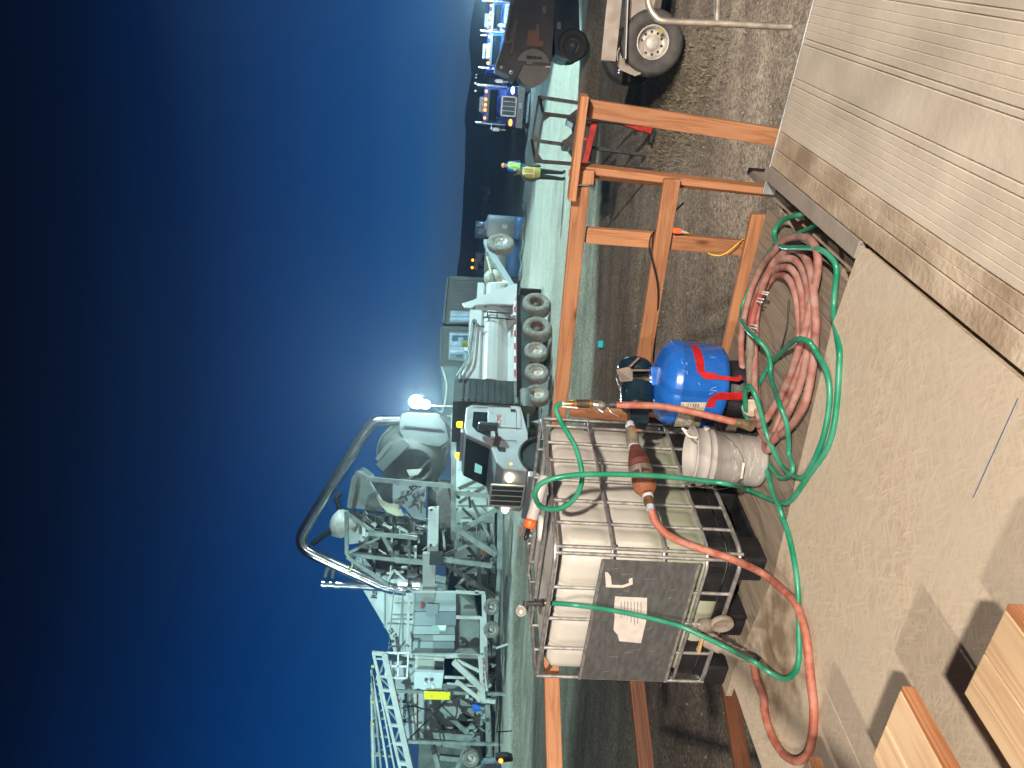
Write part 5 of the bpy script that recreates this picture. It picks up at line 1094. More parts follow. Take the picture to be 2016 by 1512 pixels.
ob('headlamp_dummy', MB().box(T(5.9, -.016, 1.68), .4, .004, .012, TX), mat('fine_print', (.3, .3, .32), .6), cab).name = 'small_print'
# mirror
m = MB(); m.box(T(6.45, -.30, 2.22), .16, .30, .62, TX); mr = ob('mirror', m, mat('mirror_shell', (.10, .10, .11), .25, .5), cab, bevel=.05); m = MB(); m.beam(T(6.55, .0, 1.92), T(6.45, -.25, 1.98), .06, .09); m.beam(T(6.95, .02, 1.95), T(6.6, -.02, 1.88), .05, .20); ob('mirror_arm', m, mat('brown_arm', (.11, .075, .07), .5), mr)
m = MB(); m.prism([T(6.98, .01, 1.92), T(7.35, .06, 1.78), T(7.30, .05, 1.62), T(7.0, .01, 1.66)], n_*-.012); vn = ob('hood_vent', m, DARKM, cab)
m = MB(); m.sphere(T(7.36, .08, 1.66), .07, 10, 6, (1, .6, 1)); ob('badge', m, mat('dark_red_badge', (.10, .02, .03), .4), cab)
# wheel arch
m = MB(); 
pts = [T(7.22+.66*math.cos(a_), -.015, .56+.66*math.sin(a_)) for a_ in [math.pi*k/12 for k in range(0, 13)]]
m.tube(pts, .045, 8, 2); ob('fender_lip', m, DARKM, cab)
m = MB(); m.cyl(T(7.22, .03, .56), T(7.22, .30, .56), .62, seg=28); ob('wheel_well', m, TD, cab)
fs_ = 7.93
m = MB(); m.box(T(fs_+.03, 1.12, 1.52), .06, 1.12, .98, TX); gr = ob('grille', m, mat('grille_dark', (.11, .115, .10), .5, .3, var=.3, vs=3, stretch=(1, 1, 30)), cab, bevel=.02)
m = MB()
for a, b_ in (((.56, 1.02), (1.68, 1.02)), ((.56, 2.02), (1.68, 2.02))): m.beam(T(fs_+.07, *a), T(fs_+.07, *b_), .05, .05)
for w in (.56, 1.68): m.beam(T(fs_+.07, w, 1.02), T(fs_+.07, w, 2.02), .05, .05, up=h_)
for k in range(1, 4): m.beam(T(fs_+.065, .56+.28*k, 1.05), T(fs_+.065, .56+.28*k, 2.0), .03, .02, up=h_)
ob('grille_frame', m, mat('grille_cream', (.85, .86, .74), .4, .0), gr)
m = MB(); m.lathe(T(fs_+.1, 1.12, 1.93), h_, [(.03, 0), (.05, 0), (.05, .03), (.03, .03)], 14); ob('grille_badge', m, CHROME, gr)
for w in (.28, 1.96):
    m = MB(); m.sphere(T(fs_-.02, w, 1.50), .15, 12, 8, (1, .7, .8)); ob('headlight', m, HEADL, cab)
m = MB(); m.box(T(fs_+.02, 1.12, .80), .22, 2.3, .34, TX); ob('bumper', m, TW, t, bevel=.04)
m = MB(); m.sphere(T(7.6, .02, 1.48), .04, 8, 6); ob('marker_lamp', m, AMBER, cab)
for w, s in ((.35, 5.9), (1.9, 5.95)):
    m = MB(); m.cyl(T(s, w, 2.94), T(s, w, 3.0), .07); bc = ob('beacon_base', m, DARKM, cab)
    m = MB(); m.lathe(T(s, w, 3.0), ZU, [(0, 0), (.10, 0), (.11, .03), (.10, .17), (.05, .20), (0, .20)], 16); ob('beacon', m, mat('beacon_amber', (.9, .55, .03), .3, emit=(1, .62, .02), es=1.6), bc)
m = MB(); m.box(T(6.1, 1.12, 3.0), .22, 1.5, .09, TX); ob('light_bar', m, TW, cab, bevel=.02)
m = MB(); m.box(T(6.0, -.02, .95), .55, .3, .05, TX); m.box(T(5.7, .1, .55), .8, .3, .06, TX); m.cyl(T(4.4, .35, .95), T(5.2, .35, .95), .30, seg=20); ob('fuel_tank_and_steps', m, STEELD, t)
m = MB(); m.cyl(T(5.0, -.02, 1.3), T(5.25, -.02, 1.3), .09); m.beam(T(4.2, .05, 1.35), T(5.2, .05, 1.35), .1, .1); ob('side_gear', m, STEELD, t)
# ================================================================ people
def person(lbl, foot, height, face, skinm, torso, legs, arms, lean=0, hat=None, vest=None, gap=.11, pose=0):
    """standing figure; face = facing yaw"""
    t = thing('person', foot, lbl, 'person')
    c, s = math.cos(face), math.sin(face); k = height/1.75
    def P(x, y, z): return V(foot)+V((c*x-s*y, s*x+c*y, 0))*k+ZU*(z*k)+V((c*lean*z, s*lean*z, 0))*.0
    J = [P(0, 0, .95), P(0, .01, 1.12), P(0, .0, 1.32), P(0, .0, 1.44), P(0, -.01, 1.52), P(0, -.02, 1.60), P(0, -.015, 1.70),
         P(-.10, 0, .90), P(-gap, -.02, .50), P(-gap-.01, .02, .09), P(-gap-.02, -.13, .04),
         P(.10, 0, .90), P(gap, .03*(1+pose*2), .50), P(gap+.01, .05+pose*.1, .09), P(gap+.02, -.10+pose*.1, .04),
         P(-.19, 0, 1.41), P(-.25, .03, 1.14), P(-.22, -.10, .92), P(-.21, -.14, .85),
         P(.19, 0, 1.41), P(.26, .03, 1.14), P(.22, -.12, .93), P(.20, -.16, .86)]
    E_ = [(0, 1), (1, 2), (2, 3), (3, 4), (4, 5), (5, 6), (0, 7), (7, 8), (8, 9), (9, 10), (0, 11), (11, 12), (12, 13), (13, 14), (3, 15), (15, 16), (16, 17), (17, 18), (3, 19), (19, 20), (20, 21), (21, 22)]
    rad = [.15, .15, .17, .12, .06, .09, .07, .10, .075, .055, .045, .10, .075, .055, .045, .075, .055, .04, .035, .075, .055, .04, .035]
    me = D.meshes.new('body'); me.from_pydata([tuple(p-V(foot)) for p in J], E_, []); o = D.objects.new('body', me); COL.objects.link(o); o.parent = t
    sk = o.modifiers.new('skin', 'SKIN'); 
    for i, sv in enumerate(me.skin_vertices[0].data):
        sv.radius = (rad[i]*k*1.15, rad[i]*k*(.8 if i < 4 else 1.05)); sv.use_root = (i == 0)
    o.modifiers.new('sub', 'SUBSURF').levels = 2; o.modifiers['sub'].render_levels = 2; sk.use_smooth_shade = True
    # clothes by height inside the body material
    M = D.materials.new('clothed_body'); M.use_nodes = True; N = M.node_tree; b_ = N.nodes['Principled BSDF']; b_.inputs['Roughness'].default_value = .8
    tc_ = N.nodes.new('ShaderNodeTexCoord'); sp_ = N.nodes.new('ShaderNodeSeparateXYZ'); N.links.new(tc_.outputs['Object'], sp_.inputs[0])
    mr_ = N.nodes.new('ShaderNodeMath'); mr_.operation = 'DIVIDE'; mr_.inputs[1].default_value = height; N.links.new(sp_.outputs['Z'], mr_.inputs[0])
    r_ = N.nodes.new('ShaderNodeValToRGB'); r_.color_ramp.interpolation = 'CONSTANT'
    st__ = [(0, (.02, .018, .016)), (.065, legs), (.54, torso), (.865, skinm)]
    while len(r_.color_ramp.elements) < 4: r_.color_ramp.elements.new(.5)
    for e_, (p_, c_) in zip(r_.color_ramp.elements, st__): e_.position = p_; e_.color = (*c_, 1)
    N.links.new(mr_.outputs[0], r_.inputs[0]); N.links.new(r_.outputs[0], b_.inputs['Base Color']); me.materials.append(M)
    if vest:
        m = MB(); rings = []
        for z, rx, ry in ((.86, .205, .15), (.95, .205, .155), (1.08, .20, .155), (1.25, .22, .16), (1.36, .235, .15), (1.43, .20, .12), (1.475, .10, .08)):
            rings.append([P(rx*math.cos(a), ry*math.sin(a), z) for a in [2*math.pi*i/20 for i in range(20)]])
        m.add([p for r in rings for p in r], [(j*20+i, j*20+(i+1) % 20, (j+1)*20+(i+1) % 20, (j+1)*20+i) for j in range(len(rings)-1) for i in range(20)], True)
        vo = ob('safety_vest', m, mat('vest_'+vest[0], vest[1], .7), t)
        m = MB()
        for z0, z1, rx, ry in ((1.05, 1.10, .203, .158),):
            a0 = [P(rx*math.cos(a)*1.03, ry*math.sin(a)*1.03, z0) for a in [2*math.pi*i/20 for i in range(20)]]; a1 = [P(rx*math.cos(a)*1.03, ry*math.sin(a)*1.03, z1) for a in [2*math.pi*i/20 for i in range(20)]]
            m.add(a0+a1, [(i, (i+1) % 20, (i+1) % 20+20, i+20) for i in range(20)], True)
        ob('reflective_band', m, mat('reflective_peach', (.75, .42, .28), .5), vo)
        for sx_ in (-.1, .1):
            m = MB(); m.add([P(sx_-.022, y, z) for z, y in ((1.08, -.172), (1.25, -.176), (1.36, -.165), (1.45, -.12))]+[P(sx_+.022, y, z) for z, y in ((1.08, -.172), (1.25, -.176), (1.36, -.165), (1.45, -.12))], [(i, i+1, i+5, i+4) for i in range(3)]); m.add([P(sx_-.022, -y, z) for z, y in ((1.08, -.172), (1.25, -.176), (1.36, -.165), (1.45, -.12))]+[P(sx_+.022, -y, z) for z, y in ((1.08, -.172), (1.25, -.176), (1.36, -.165), (1.45, -.12))], [(i, i+1, i+5, i+4) for i in range(3)])
            ob('reflective_strap', m, MATS['reflective_peach'], vo)
    if hat:
        m = MB(); m.lathe(P(0, -.01, 1.655), ZU, [(.135*k, 0), (.14*k, .01), (.115*k, .02), (.108*k, .07*k), (.07*k, .115*k), (0, .125*k)], 18); ob('hard_hat', m, mat('hat_'+hat[0], hat[1], .4), t)
    return t
gp = onz(1113, 346, G); gp.z = ground_h(gp.x, gp.y)
person('person in an olive vest with orange bands and dark trousers, standing nearest the railing', gp, 1.78, .15, (.25, .16, .12), (.05, .05, .045), (.02, .022, .028), 0, hat=('dark', (.02, .025, .03)), vest=('olive', (.30, .36, .09)))
gp = onz(1058, 331, G)
person('person in a lime vest, blue clothes and an orange hard hat behind the other worker', gp, 1.80, .3, (.35, .20, .14), (.02, .05, .30), (.015, .08, .25), 0, hat=('orange', (.85, .22, .12)), vest=('lime', (.25, .65, .08)), pose=1)
# ================================================================ small teal box on the near gravel
p = onz(1185, 678, GN+.05)
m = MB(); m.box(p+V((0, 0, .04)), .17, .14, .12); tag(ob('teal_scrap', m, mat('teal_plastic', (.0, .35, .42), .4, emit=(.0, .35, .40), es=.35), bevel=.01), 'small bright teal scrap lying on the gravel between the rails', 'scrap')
# ================================================================ batch plant (about 40 m away)
PY = 40.0
def A(x, y, Y=PY): return at(x, y, Y)
def px(w, Y=PY): return w*Y/F
def bar(m, p, q_, w, Y=PY, dz=0, t_=None):
    """steel member drawn between two places of the plant, w pixels wide at that distance"""
    a, b_ = A(p[0], p[1], Y+dz), A(q_[0], q_[1], Y+dz); return m.beam(a, b_, px(w), px(t_ or w), up=(0, 1, 0))
def plate(poly, Y, d): m = MB(); m.prism([A(x, y, Y) for x, y in poly], V((0, d, 0))); return m
mx_ = thing('mixing_plant', V((-9, PY, G)), 'tall pale steel concrete mixing plant of frames, drum and hoppers under the floodlight', 'mixing plant')
# frame members: (from, to, width px, depth offset)
FR = [((725, 943), (890, 957), 8, -2.2), ((682, 1007), (683, 1092), 7, -1), ((682, 1010), (742, 1052), 6, -1.3), ((725, 1050), (822, 1059), 7, -1.4), ((683, 1092), (778, 1102), 6, -1.6),
      ((778, 1102), (836, 1107), 9, -1.6), ((683, 1090), (748, 1058), 5, -1.0), ((755, 1056), (778, 1101), 7, -1.2), ((683, 1096), (765, 1152), 6, -1.8), ((690, 1003), (736, 1040), 6, .2),
      ((864, 1100), (968, 1114), 8, -1.8), ((893, 815), (893, 1062), 10, -1.2), ((985, 985), (983, 1120), 10, -1.5), ((983, 1120), (972, 1290), 8, -1), ((895, 970), (985, 979), 8, -1.4),
      ((898, 1040), (976, 1092), 10, -1.6), ((905, 1046), (978, 1003), 8, -1.3), ((876, 1093), (938, 1064), 7, -.6), ((928, 985), (977, 1088), 6, -.4), ((903, 962), (962, 936), 7, .2), ((903, 990), (968, 950), 7, .4),
      ((942, 1030), (944, 1165), 7, .5), ((962, 1030), (962, 1165), 6, 1.5), ((906, 1060), (975, 1140), 7, 1.6), ((905, 1130), (975, 1090), 6, 1.8), ((910, 1000), (970, 1060), 5, 2.2), ((870, 1105), (975, 1175), 8, 0), ((898, 1115), (940, 1110), 6, .5),
      ((893, 862), (800, 948), 5, -.5), ((893, 860), (850, 950), 6, -.2), ((893, 905), (893, 1100), 5, 2.0), ((780, 950), (893, 955), 6, 1.6), ((845, 950), (893, 1010), 5, -.3), ((700, 930), (725, 943), 7, -2.2), ((890, 957), (893, 990), 7, -1.8),
      ((700, 1040), (838, 1050), 5, 1.8), ((720, 1005), (838, 1020), 5, 1.9), ((700, 1090), (838, 1100), 5, 1.9), ((770, 1010), (772, 1140), 5, 1.4), ((806, 1010), (806, 1150), 6, 1.2), ((735, 1010), (737, 1130), 5, 1.6)]
for a, b_, w, dz in FR:
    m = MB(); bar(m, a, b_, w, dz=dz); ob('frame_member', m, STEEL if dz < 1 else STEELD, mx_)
ob('dark_backing', plate(((705, 1012), (838, 1016), (842, 1158), (800, 1150), (735, 1120), (702, 1080)), PY+2.9, .1), mat('shadowed_back', (.05, .06, .06), .7, var=.5, vs=1.2), mx_)  # added dark plates, keep bright sky from showing between the members
ob('dark_backing', plate(((842, 945), (893, 945), (893, 1110), (842, 1105)), PY+2.9, .1), mat('shadowed_back', (.05, .06, .06), .7), mx_)
ob('dark_backing', plate(((900, 1130), (975, 1130), (975, 1172), (900, 1172)), PY+2.9, .1), STEELD, mx_)
ob('dark_backing', plate(((893, 1290), (975, 1290), (975, 1400), (893, 1400)), PY+2.9, .1), STEELD, mx_)
# box girder of the platform and grey beam
m = MB(); m.prism([A(x, y, PY-1.9) for x, y in ((843, 1002), (864, 1000), (862, 1092), (841, 1092))], (0, .6, 0)); bgd = ob('box_girder', m, STEELW, mx_)
m = MB()
for x, y in ((849, 1004), (848, 1073)): m.cyl(A(x, y, PY-1.9), A(x, y, PY-1.93), .07, seg=10)
ob('girder_holes', m, DARKM, bgd)
ob('grey_beam', plate(((832, 1090), (858, 1090), (856, 1176), (846, 1186), (832, 1186)), PY-2.3, .5), mat('beam_warm_grey', (.28, .27, .25), .6, var=.1, vs=1), mx_)
ob('dark_box', plate(((846, 1091), (872, 1092), (871, 1114), (845, 1112)), PY-2.6, .7), DARKM, mx_)
ob('red_block', plate(((829, 1186), (834, 1186), (834, 1198), (828, 1198)), PY-2.3, .3), mat('dull_red', (.25, .05, .05), .6), mx_)
ob('brown_box', plate(((862, 950), (880, 955), (890, 1000), (888, 1040), (866, 1040), (858, 980)), PY-.8, 1.0), mat('brown_grey', (.16, .15, .14), .7, var=.2), mx_)
# housing and drum
HOU = mat('housing_grey_green', (.11, .13, .127), .6, .1, var=.15, vs=1)
m = MB(); m.prism([A(x, y, PY-1.2) for x, y in ((786, 830), (790, 815), (800, 811), (862, 814), (876, 822), (888, 838), (902, 846), (902, 858), (884, 868), (866, 880), (800, 872), (786, 850))], (0, 3, 0)); hs = ob('drum_housing', m, HOU, mx_, bevel=.05)
m = MB(); bar(m, (796, 839), (870, 846), 3, dz=-1.3); bar(m, (866, 818), (890, 850), 3, dz=-1.3); bar(m, (872, 812), (884, 862), 2, dz=-1.3); ob('housing_seam', m, DARKM, hs)
dc = A(812, 893, PY+.4); da = V((-.34, -.93, -.12)).normalized()
DR = mat('drum_steel', (.075, .088, .084), .65, .15, col2=(.115, .13, .12), vs=1.2)
m = MB(); m.lathe(dc, da, [(1.2, -1.8), (1.75, -1.0), (1.85, 0), (1.85, .6), (1.78, .65)], 40); dr = ob('mixing_drum', m, DR, mx_)
m = MB(); m.lathe(dc, da, [(1.78, .55), (1.80, .75), (1.5, 1.1), (1.05, 1.5), (1.0, 1.55), (.92, 1.5), (.9, .5), (0, .4)], 40); ob('drum_cone', m, mat('drum_cone_brown', (.07, .072, .066), .7, col2=(.10, .102, .095), vs=1.5), dr)
m = MB(); m.lathe(dc, da, [(1.86, -.3), (1.93, -.3), (1.93, -.1), (1.86, -.1)], 40); ob('drum_ring', m, STEEL, dr)
m = MB(); m.beam(A(800, 868, PY-1.6), A(748, 920, PY-1.4), .5, .3, up=(0, 1, 0)); m.beam(A(770, 870, PY-1.4), A(742, 905, PY-1.4), .2, .2, up=(0, 1, 0)); ob('feed_chute', m, HOU, mx_)
ob('white_sheet', plate(((800, 925), (832, 923), (822, 935), (806, 937)), PY-1.7, .05), STEELW, mx_)
# hoppers and plates
ob('top_hopper', plate(((702, 929), (708, 930), (725, 943), (752, 992), (744, 1006), (722, 1003), (682, 1001), (686, 972), (692, 940)), PY-.4, 2.2), mat('hopper_pale', (.24, .275, .26), .6, .1, var=.1, vs=1), mx_, bevel=.04)
ob('hopper_side', plate(((724, 975), (738, 968), (752, 990), (752, 1005), (718, 1004)), PY-.46, .05), STEELD, mx_)
m = MB(); bar(m, (703, 929), (690, 1000), 5, dz=-.6); ob('hopper_rim', m, STEEL, mx_)
ob('mechanism_plate', plate(((773, 945), (839, 958), (838, 1026), (814, 1020), (795, 998), (773, 990)), PY-1.5, .08), mat('plate_bluish', (.24, .27, .28), .5, .1, var=.08), mx_)
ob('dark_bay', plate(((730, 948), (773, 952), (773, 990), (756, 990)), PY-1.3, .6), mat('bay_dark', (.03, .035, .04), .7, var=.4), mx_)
ob('curved_guard', plate(((740, 975), (752, 985), (768, 992), (785, 990), (795, 1015), (780, 1016), (762, 1008), (748, 994)), PY-1.62, .06), mat('cream_guard', (.50, .48, .34), .6), mx_)
rnd = random.Random(3)
m = MB()
for i in range(26):
    x, y = rnd.uniform(785, 835), rnd.uniform(950, 995); a = rnd.uniform(0, 3.1); L = rnd.uniform(4, 16)
    bar(m, (x, y), (x+L*math.cos(a), y+L*math.sin(a)), rnd.uniform(1.5, 5), dz=-1.75)
ob('gearbox_parts', m, mat('mech_dark', (.05, .055, .055), .5, .3, var=.6, vs=3), mx_)
for col_, nm, n__, sd in ((STEELW, 'pipework', 34, 5), (STEELD, 'pipework', 40, 9), (DARKM, 'cable_runs', 24, 12), (GALV, 'conduits', 26, 21)):
    m = MB(); rnd = random.Random(sd)
    for i in range(n__):
        if i % 3: x, y = rnd.uniform(705, 838), rnd.uniform(1010, 1145)
        else: x, y = rnd.uniform(870, 975), rnd.uniform(960, 1165)
        if x < 745 and y > 1110: continue
        L = rnd.uniform(8, 40); a = rnd.choice((0, 0, 1.57, 1.57, .8, -.8, .5))+rnd.uniform(-.1, .1)
        x2, y2 = x+L*math.cos(a), y+L*math.sin(a)
        if x2 < 700 or x2 > 980: x2 = x
        Yd = rnd.uniform(-.8, 2.6)
        if sd == 9 and i % 4 == 0: m.box(A(x, y, PY+Yd), px(rnd.uniform(10, 24)), .4, px(rnd.uniform(8, 22)))
        else: bar(m, (x, y), (x2, y2), rnd.uniform(1.6, 6), dz=Yd)
    ob(nm, m, col_, mx_)
HOP = mat('hopper_white_stencil', (.42, .46, .46), .55, var=.08)
ob('stencilled_hopper', plate(((685, 1020), (712, 1012), (738, 1040), (712, 1068), (686, 1072)), PY+.3, 1.2), HOP, mx_)
m = MB(); bar(m, (690, 1032), (701, 1031), 2.5, dz=.25); bar(m, (701, 1030), (697, 1047), 5, dz=.25); ob('stencil_seven', m, BLK, mx_)
m = MB(); m.lathe(A(668, 1030, PY), V((.2, -.1, 1)), [(.3, -.9), (.75, -.3), (.75, .2), (.3, .45), (0, .5)], 18); ob('vent_pot', m, WHITEP, mx_)
m = MB(); m.tube([A(672, 972), A(664, 978), (A(663, 985)), A(668, 1000), A(667, 1012), A(662, 1024), A(655, 1040), A(640, 1052), A(622, 1066), A(615, 1072)], .14, 10, 5); ob('corrugated_hose', m, DARKM, mx_)
m = MB(); m.tube([A(655, 1108), A(645, 1120), A(641, 1136)], .12, 8, 5); m.tube([A(668, 1108), A(658, 1120), A(655, 1138)], .12, 8, 5); ob('stack_hose', m, STEELD, mx_)
# polished duct and stack
m = MB(); m.tube([A(790, 828), A(772, 828), A(752, 828), A(738, 831), A(727, 841), A(715, 857), A(690, 897), A(655, 953), A(620, 1009), A(601, 1040), A(594, 1054), A(593, 1066), A(598, 1078), A(610, 1088), A(640, 1103), A(700, 1130), A(760, 1156), A(800, 1163)], px(10.5), 20, 5); du = ob('polished_duct', m, CHROME, mx_)
for x, y, dx, dy in ((655, 953, 35, -56), (619, 1010, 35, -56), (690, 897, 35, -56), (650, 1107, 60, 27), (775, 828, 1, 0)):
    dvv = (A(x+dx, y+dy)-A(x, y)).normalized(); m = MB(); m.cyl(A(x, y)-dvv*.03, A(x, y)+dvv*.03, px(11.6), seg=20); ob('duct_flange', m, CHROME, du)
m = MB(); m.cyl(A(634, 1149, PY+.3), A(824, 1160, PY+.3), px(8.5), seg=18); m.cyl(A(634, 1149, PY+.3), A(644, 1150, PY+.3), px(9.6), seg=18); m.cyl(A(660, 1151, PY+.3), A(670, 1151.5, PY+.3), px(9.4), seg=18); ob('exhaust_stack', m, CHROME, mx_)
for x0, x1, y in ((784, 801, 1150), (812, 826, 1151)):
    m = MB(); bar(m, (x0, y), (x1, y+.5), 4.5, dz=-.5); ob('tube_lamp', m, mat('tube_lamp', (1, 1, 1), .3, emit=(.9, 1, 1), es=7), mx_)
m = MB(); m.tube([A(683, 1092, PY-1.8), A(690, 1100, PY-1.8), A(694, 1112, PY-1.8), A(688, 1126, PY-1.8)], .05, 6, 4); ob('yellow_rope', m, mat('rope_yellow', (.5, .5, .15), .7), mx_)
m = MB(); bar(m, (762, 1143), (776, 1122), 3.5, dz=-2); bar(m, (776, 1122), (802, 1146), 3.5, dz=-2); ob('white_bracket', m, STEELW, mx_)
# white box added behind the plant to stand for its brightly lit background
bk_ = thing('white_backdrop', A(975, 960, 46), 'white box on wheels added as lit background behind the plant frames', 'trailer')
m = MB(); m.prism([A(x, y, 46.5) for x, y in ((899, 898), (972, 898), (975, 1135), (893, 1135))], (0, 2.4, 0)); ob('box', m, STEELW, bk_, bevel=.03)
m = MB()
for y in (925, 960, 995, 1030, 1065, 1100): bar(m, (900, y), (970, y), 1.5, Y=46.45)
ob('ribs', m, STEEL, bk_)
for y in (940, 1100): wheel(bk_, A(968, y, 46.2)+V((0, .1, 0)), (0, -1, 0), .48, .3)
ob('orange_sign', plate(((948, 1083), (956, 1083), (957, 1093), (949, 1093)), PY+1.0, .05), mat('orange_sign', (.75, .22, .08), .6), mx_)
# dark bin behind, right of the lamp
dbn = thing('dark_bin', A(960, 780, 47), 'dark teal steel bin between the floodlight and the cabins', 'bin')
m = MB(); m.prism([A(x, y, 44) for x, y in ((872, 722), (965, 722), (965, 840), (868, 836))], (0, 3, 0)); ob('bin_wall', m, mat('bin_teal', (.06, .10, .11), .6, var=.2, vs=1), dbn)
m = MB(); m.tube([A(868, 722, 43.8), A(874, 735, 43.8), A(879, 758, 43.8), A(876, 790, 43.8), A(868, 818, 43.8)], .05, 6, 4); bar(m, (868, 818), (905, 820), 2, Y=43.8); m.tube([A(905, 735, 43.8), A(903, 765, 43.8), A(903, 812, 43.8)], .03, 6, 4); ob('cable', m, STEELW, dbn)
# floodlight on its mast
fl_ = thing('floodlight', A(900, 800, 37.5), 'glaring white floodlight on a mast at the top of the plant', 'floodlight')
FLM = mat('flood_lens', (1, 1, 1), .3, emit=(.72, .97, 1), es=210)
m = MB(); m.sphere(A(819, 791, 37.2), .33, 18, 12); ob('lamp_head', m, FLM, fl_)
m = MB(); m.sphere(A(838, 796, 37.2), .21, 16, 10); ob('lamp_head', m, FLM, fl_)
m = MB(); m.cyl(A(822, 797, 37.5), V((A(822, 797, 37.5).x, 37.5, G)), .06); m.beam(A(812, 797, 37.5), A(845, 800, 37.5), .08, .08, up=(0, 1, 0)); ob('mast', m, STEEL, fl_)
# ================================================================ control trailer with silo
ctl = thing('control_trailer', A(980, 1230, PY), 'wheeled plant trailer clad in mismatched pale panels with a railed roof and yellow board', 'plant trailer')
YC_ = PY-2.2
tones = [(.22, .26, .26), (.34, .39, .40), (.28, .33, .35), (.17, .21, .23), (.36, .42, .43), (.21, .25, .24)]
rnd = random.Random(11)
cl = [(816, 898, 1166, 1204), (814, 898, 1205, 1232), (812, 896, 1233, 1249), (811, 896, 1250, 1262), (810, 895, 1263, 1288)]
for i, (x0, x1, y0, y1) in enumerate(cl):
    mid = (x0+x1)/2+rnd.uniform(-14, 14)
    for j, (a, b_) in enumerate(((x0, mid), (mid, x1))):
        m = plate(((a, y0), (b_-.4, y0), (b_-.4, y1-.4), (a, y1-.4)), YC_-.02*((i+j) % 3), .2); ob('cladding_panel', m, mat('clad_%d' % ((i*2+j) % 6), tones[(i*2+j) % 6], .5, .05, var=.07, vs=1), ctl)
ob('window', plate(((851, 1231), (880, 1231), (878, 1243), (852, 1243)), YC_-.06, .03), mat('plant_window', (.25, .40, .36), .3, emit=(.2, .4, .35), es=.3), ctl)
ob('white_notice', plate(((862, 1231), (878, 1231), (877, 1241), (866, 1240)), YC_-.09, .02), WH, ctl)
ob('panel_patch', plate(((840, 1188), (864, 1190), (862, 1209), (838, 1209)), YC_-.08, .03), mat('clad_dark', (.22, .27, .29), .5), ctl)
ob('lower_hopper', plate(((898, 1168), (905, 1170), (935, 1195), (944, 1230), (942, 1290), (896, 1288)), YC_+.3, 1.8), mat('hopper_dull_grey', (.17, .19, .18), .65, var=.15, vs=1), ctl)
m = MB()
for p, q_, w in (((952, 1170), (958, 1362), 8), ((948, 1215), (948, 1285), 6), ((898, 1215), (947, 1216), 5), ((897, 1165), (942, 1168), 5), ((935, 1165), (955, 1168), 5), ((810, 1165), (898, 1165), 3), ((806, 1170), (800, 1290), 5), ((893, 1290), (955, 1293), 7), ((808, 1291), (893, 1291), 7)): bar(m, p, q_, w, Y=YC_-.3)
ob('frame_member', m, STEELW, ctl)
m = MB()
for x, y0, y1 in ((776, 1186, 1290), (795, 1150, 1290)): bar(m, (x, y0-30 if x < 790 else y0), (x-12, y1), 2.2, Y=YC_)
for y, x0, x1 in ((1160, 778, 808), (1187, 777, 812), (1210, 773, 811), (1219, 771, 812), (1272, 768, 806)): bar(m, (x0, y), (x1, y), 2.6, Y=YC_)
ob('roof_railing', m, STEEL, ctl)
m = MB()
for p, q_ in (((761, 1285), (759, 1334)), ((804, 1286), (801, 1335)), ((761, 1285), (804, 1286)), ((759, 1334), (801, 1335)), ((784, 1286), (783, 1334)), ((760, 1311), (802, 1312))): bar(m, p, q_, 3, Y=YC_-.8)
ob('white_handrail', m, WH, ctl)
m = MB(); cbp = plate(((818, 1293), (875, 1296), (873, 1323), (816, 1321)), YC_-.5, .8); cb_ = ob('equipment_cabinet', cbp, STEELW, ctl, bevel=.02)
ob('cabinet_panel', plate(((822, 1298), (854, 1299), (853, 1320), (820, 1319)), YC_-.54, .03), mat('panel_khaki', (.33, .36, .31), .6), cb_)
ob('cabinet_opening', plate(((856, 1302), (873, 1303), (872, 1320), (855, 1319)), YC_-.54, .03), DARKM, cb_)
ob('electrical_box', plate(((816, 1323), (874, 1325), (869, 1360), (830, 1358), (828, 1356), (815, 1356)), YC_-.9, .9), mat('box_white_blue', (.55, .62, .64), .4, var=.05), ctl, bevel=.02)
m = MB()
for x, y in ((839, 1338), (850, 1338)): m.cyl(A(x, y, YC_-.92), A(x, y, YC_-.95), .09, seg=14)
ob('dials', m, mat('dial_dark', (.06, .07, .15), .4), ctl)
m = MB(); bar(m, (845, 1330), (846, 1358), 1, Y=YC_-.93); m.box(A(838, 1346, YC_-.93), .1, .02, .16); m.box(A(852, 1353, YC_-.93), .22, .02, .14); ob('box_details', m, WH, ctl)
ob('yellow_board', plate(((835, 1361), (887, 1363), (886, 1378), (835, 1377)), YC_-1.1, .06), mat('yellow_board', (.85, .70, .01), .5), ctl, bevel=.01)
m = MB()
for x, y in ((850, 1370), (885, 1372)): m.cyl(A(x, y, YC_-1.1), A(x, y, YC_-1.12), .03, seg=8)
ob('bolts', m, STEELD, ctl)
for x, y in ((968, 1194), (968, 1239)): wheel(ctl, A(x, y, PY-2.6), (0, -1, 0), .42, .28, DUSTYR, RIMW, .56, 8)
m = MB()
for p, q_, w in (((893, 1302), (951, 1357), 10), ((898, 1340), (945, 1376), 7), ((875, 1333), (915, 1334), 4), ((958, 1360), (950, 1300), 5), ((900, 1300), (945, 1322), 5), ((880, 1345), (948, 1352), 3), ((976, 1276), (1000, 1268), 3), ((945, 1290), (952, 1380), 8), ((950, 1378), (975, 1381), 7)): bar(m, p, q_, w, Y=YC_-.9)
ob('drawbar_frame', m, STEELW, ctl)
rm_ = MB(); 
for k in range(4): bar(rm_, (952.5, 1302+k*12), (952.7, 1308+k*12), 3, Y=YC_-1.35)
ob('red_marks', rm_, mat('reflective_red', (.45, .06, .10), .4), ctl)
